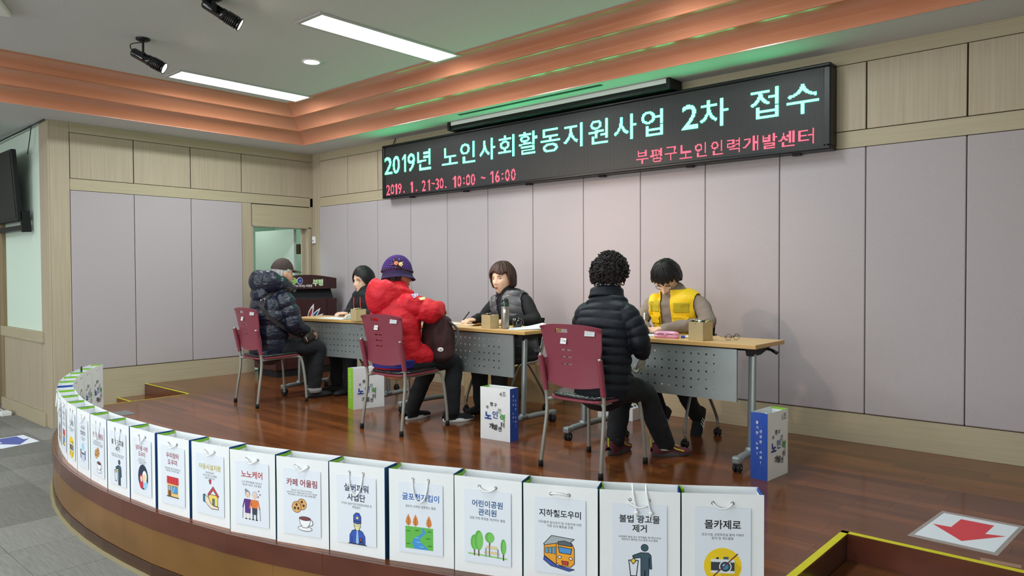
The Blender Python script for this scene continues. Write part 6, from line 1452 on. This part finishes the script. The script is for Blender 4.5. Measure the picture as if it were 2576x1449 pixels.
# ---------------------------------------------------------------- staff: grey vest
t = P5 = thing('person', 'seated person with short brown hair in grey quilted vest over black turtleneck', 'person', (4.06, -.545, 0), PI+.04)
Mh = headM((.098, .12, 1.148), .06, .08, .04, 1.13)
tor = [((0, -.02, .50), (.17, .12)), ((.01, .0, .62), (.165, .12)), ((.02, .04, .76), (.175, .125)), ((.04, .07, .89), (.178, .125)), ((.06, .085, .975), (.155, .10)), ((.085, .10, 1.03), (.08, .075))]
arms = [[(.20, .09, .93), (.285, .16, .80), (.265, .31, .79)], [(-.115, .07, .955), (-.235, .10, .79), (-.08, .31, .79)]]
legs = [[(.09, .04, .49), (.12, .40, .47), (.15, .36, .09)], [(-.09, .04, .49), (-.10, .38, .47), (-.08, .40, .09)]]
body(t, Mh, 'b', tor, arms, legs, [(arms[0][2], (.1, 1, -.05), (.1, 0, -1), -1, .7), (arms[1][2], (.6, .8, -.05), (0, 0, -1), 1, .6)])
face(t, Mh, open_=.003)
bt = mat('black_knit', '0e1116', .85, bump=.3, bscale=(200, 200, 200)); mb = MB(); loft(mb, [p for p, r in tor], [(r[0]+.004, r[1]+.004) for p, r in tor], wr=.004, n=36); sleeves(mb, arms, .058, .055, .040)
loft(mb, [(.08, .095, 1.0), (.095, .105, 1.05), (.105, .108, 1.075)], [(.072, .068), (.066, .064), (.062, .060)], wr=.003); tn = remesh(mb, .0062, 'turtleneck', bt, t, 2)
vg = mat('vest_grey', '55565c', .38, spec=.5, bump=.3, bscale=(60, 60, 60))
def vest2(c):
    cx = .02+(c.z-.65)*.15; cy = .02+(c.z-.6)*.2
    if c.z < .50 or abs(c.x-cx+.012) > .170+.012*(c.z < .85) or c.y > cy+.17: return False
    if c.z > .985 and (c-V((.085, .10, c.z))).length < .088: return False
    if c.y > cy and abs(c.x-cx-.012) < .018+.10*max(0, c.z-.80): return False
    return c.z < 1.035
cover(tn, vest2, .012, 'quilted_vest', vg, t, .012, (.072, .010, .25))
mb = MB()
for s in (-1, 1): mb.tube(spline([(.09+s*.03, .175, 1.02), (.07+s*.028, .215, .95), (.05+s*.01, .225, .84)], 6), [(.0015, .005)]*13, 6)
mb.build('lanyard', ink('2b3050'), t)
def rb(a):
    b = abs(a)
    if b < 60: return .042+.012*math.sin(math.radians(a*4+40))
    if b < 78: return .02-(b-60)*.0045
    return -.078
hair_shell(t, Mh, M('hair_brown'), rb, rad=(.103, .104, .124, .132), th=.016, amp=.007, F=9, jit=.007, taper=.30, seed=2)
trousers(t, legs, M('black_cloth'))
for l_ in legs: shoe(t, l_[2][0], l_[2][1]+.02, 0, 'black_rub', 'black')
mb = MB(); mb.tube([V((4.06, -.545, 0))+V((-.285, -.42, .79)), V((4.06, -.545, 0))+V((-.245, -.385, .86))], .005, 8); tag(mb.build('pen', M('black_gloss')), 'dark pen in hand of person in grey vest', 'pen')

# ---------------------------------------------------------------- staff: yellow vest
t = P6 = thing('person', 'seated person in yellow work vest bending over the nearest table to write', 'person', (5.585, -.44, 0), PI)
Mh = headM((.035, .165, 1.155), .18, .85, 0, 1.14)
tor = [((0, -.03, .50), (.175, .12)), ((0, -.015, .62), (.17, .12)), ((0, .02, .76), (.18, .122)), ((0, .055, .90), (.195, .12)), ((0, .09, .99), (.18, .105)), ((.01, .11, 1.045), (.09, .08))]
arms = [[(.195, .085, .965), (.27, .15, .80), (.10, .345, .79)], [(-.195, .085, .965), (-.285, .15, .83), (-.03, .325, .79)]]
legs = [[(.09, .04, .49), (.13, .34, .47), (.10, .12, .13)], [(-.09, .04, .49), (-.13, .32, .47), (-.16, .08, .15)]]
body(t, Mh, 'b', tor, arms, legs, [(arms[0][2], (-.35, 1, -.05), (0, .1, -1), -1, .75), (arms[1][2], (1, .35, -.03), (0, 0, -1), 1, .35)])
face(t, Mh, 'lips_pale', glasses='dark')
tp = mat('taupe_knit', '85796f', .9, bump=.25, bscale=(200, 200, 200)); mb = MB(); loft(mb, [p for p, r in tor], [(r[0]+.006, r[1]+.006) for p, r in tor], wr=.005, n=36); sleeves(mb, arms, .058, .056, .042, .007)
loft(mb, [(.01, .10, 1.02), (.015, .115, 1.05)], [(.075, .07), (.066, .062)]); sw = remesh(mb, .0060, 'sweatshirt', tp, t, 2)
ye = mat('vest_yellow', 'f2c80c', .55, bump=.2, bscale=(50, 50, 50)); ym = mat('vest_mesh', 'b8a51c', .85, var=.25, scale=(400, 400, 400))
def vest3(c, x1=.165):
    cy = -.02+(c.z-.5)*.22
    if c.z < .68 or abs(c.x-.012) > x1+.020-.035*(c.z < .86)*(c.x > 0) or c.y > cy+.155: return False
    if c.z > .99 and (c-V((.01, .10, c.z))).length < .078: return False
    if c.y > cy and abs(c.x-.030) < .042-.03*max(0, (.75-c.z)/.2): return False
    return c.z < 1.07
cover(sw, vest3, .010, 'work_vest', ye, t, .006)
for s in (-1, 1):
    def band(z0, z1, a=.058, b=.160, slope=0): return lambda c: vest3(c) and c.y > -.02+(c.z-.5)*.22 and z0+slope*abs(c.x) < c.z < z1+slope*abs(c.x) and a < s*(c.x-.022) < b
    cover(sw, band(.900, .978, .055, .165), .0145, 'mesh_panel', ym, t, .002)
    pk = cover(sw, band(.70, .875, .058, .150), .018, 'pocket', ye, t, .012)
    cover(sw, band(.815, .885, .053, .160), .028, 'pocket_flap', ye, pk, .005)
hair_shell(t, Mh, M('hair_black'), lambda a: (.040+.008*math.sin(a*.3) if abs(a) < 62 else (.0 if abs(a) < 85 else (-.03 if abs(a) < 110 else -.07))), rad=(.098, .104, .118, .132), th=.014, amp=.006, F=10, jit=.010, taper=.35, seed=5)
trousers(t, legs, M('black_cloth'), r=((.092, .088), (.072, .07), (.052, .05)))
shoe(t, .12, .05, PI*.0, 'black_cloth', 'white', z=.055, pitch=-.75, stripes=True); shoe(t, -.16, .02, .1, 'black_cloth', 'white', z=.09, pitch=-1.0, stripes=True)
t = thing('white_pen', 'white pen in the hand of the person in the yellow vest', 'pen', (5.475, -.80, .80))
mb = MB(); mb.tube([(.0, .0, -.02), (-.012, .03, .10)], .0055, 8); mb.build('pen_barrel', M('white'), t)
bpy.data.objects.remove(_to)
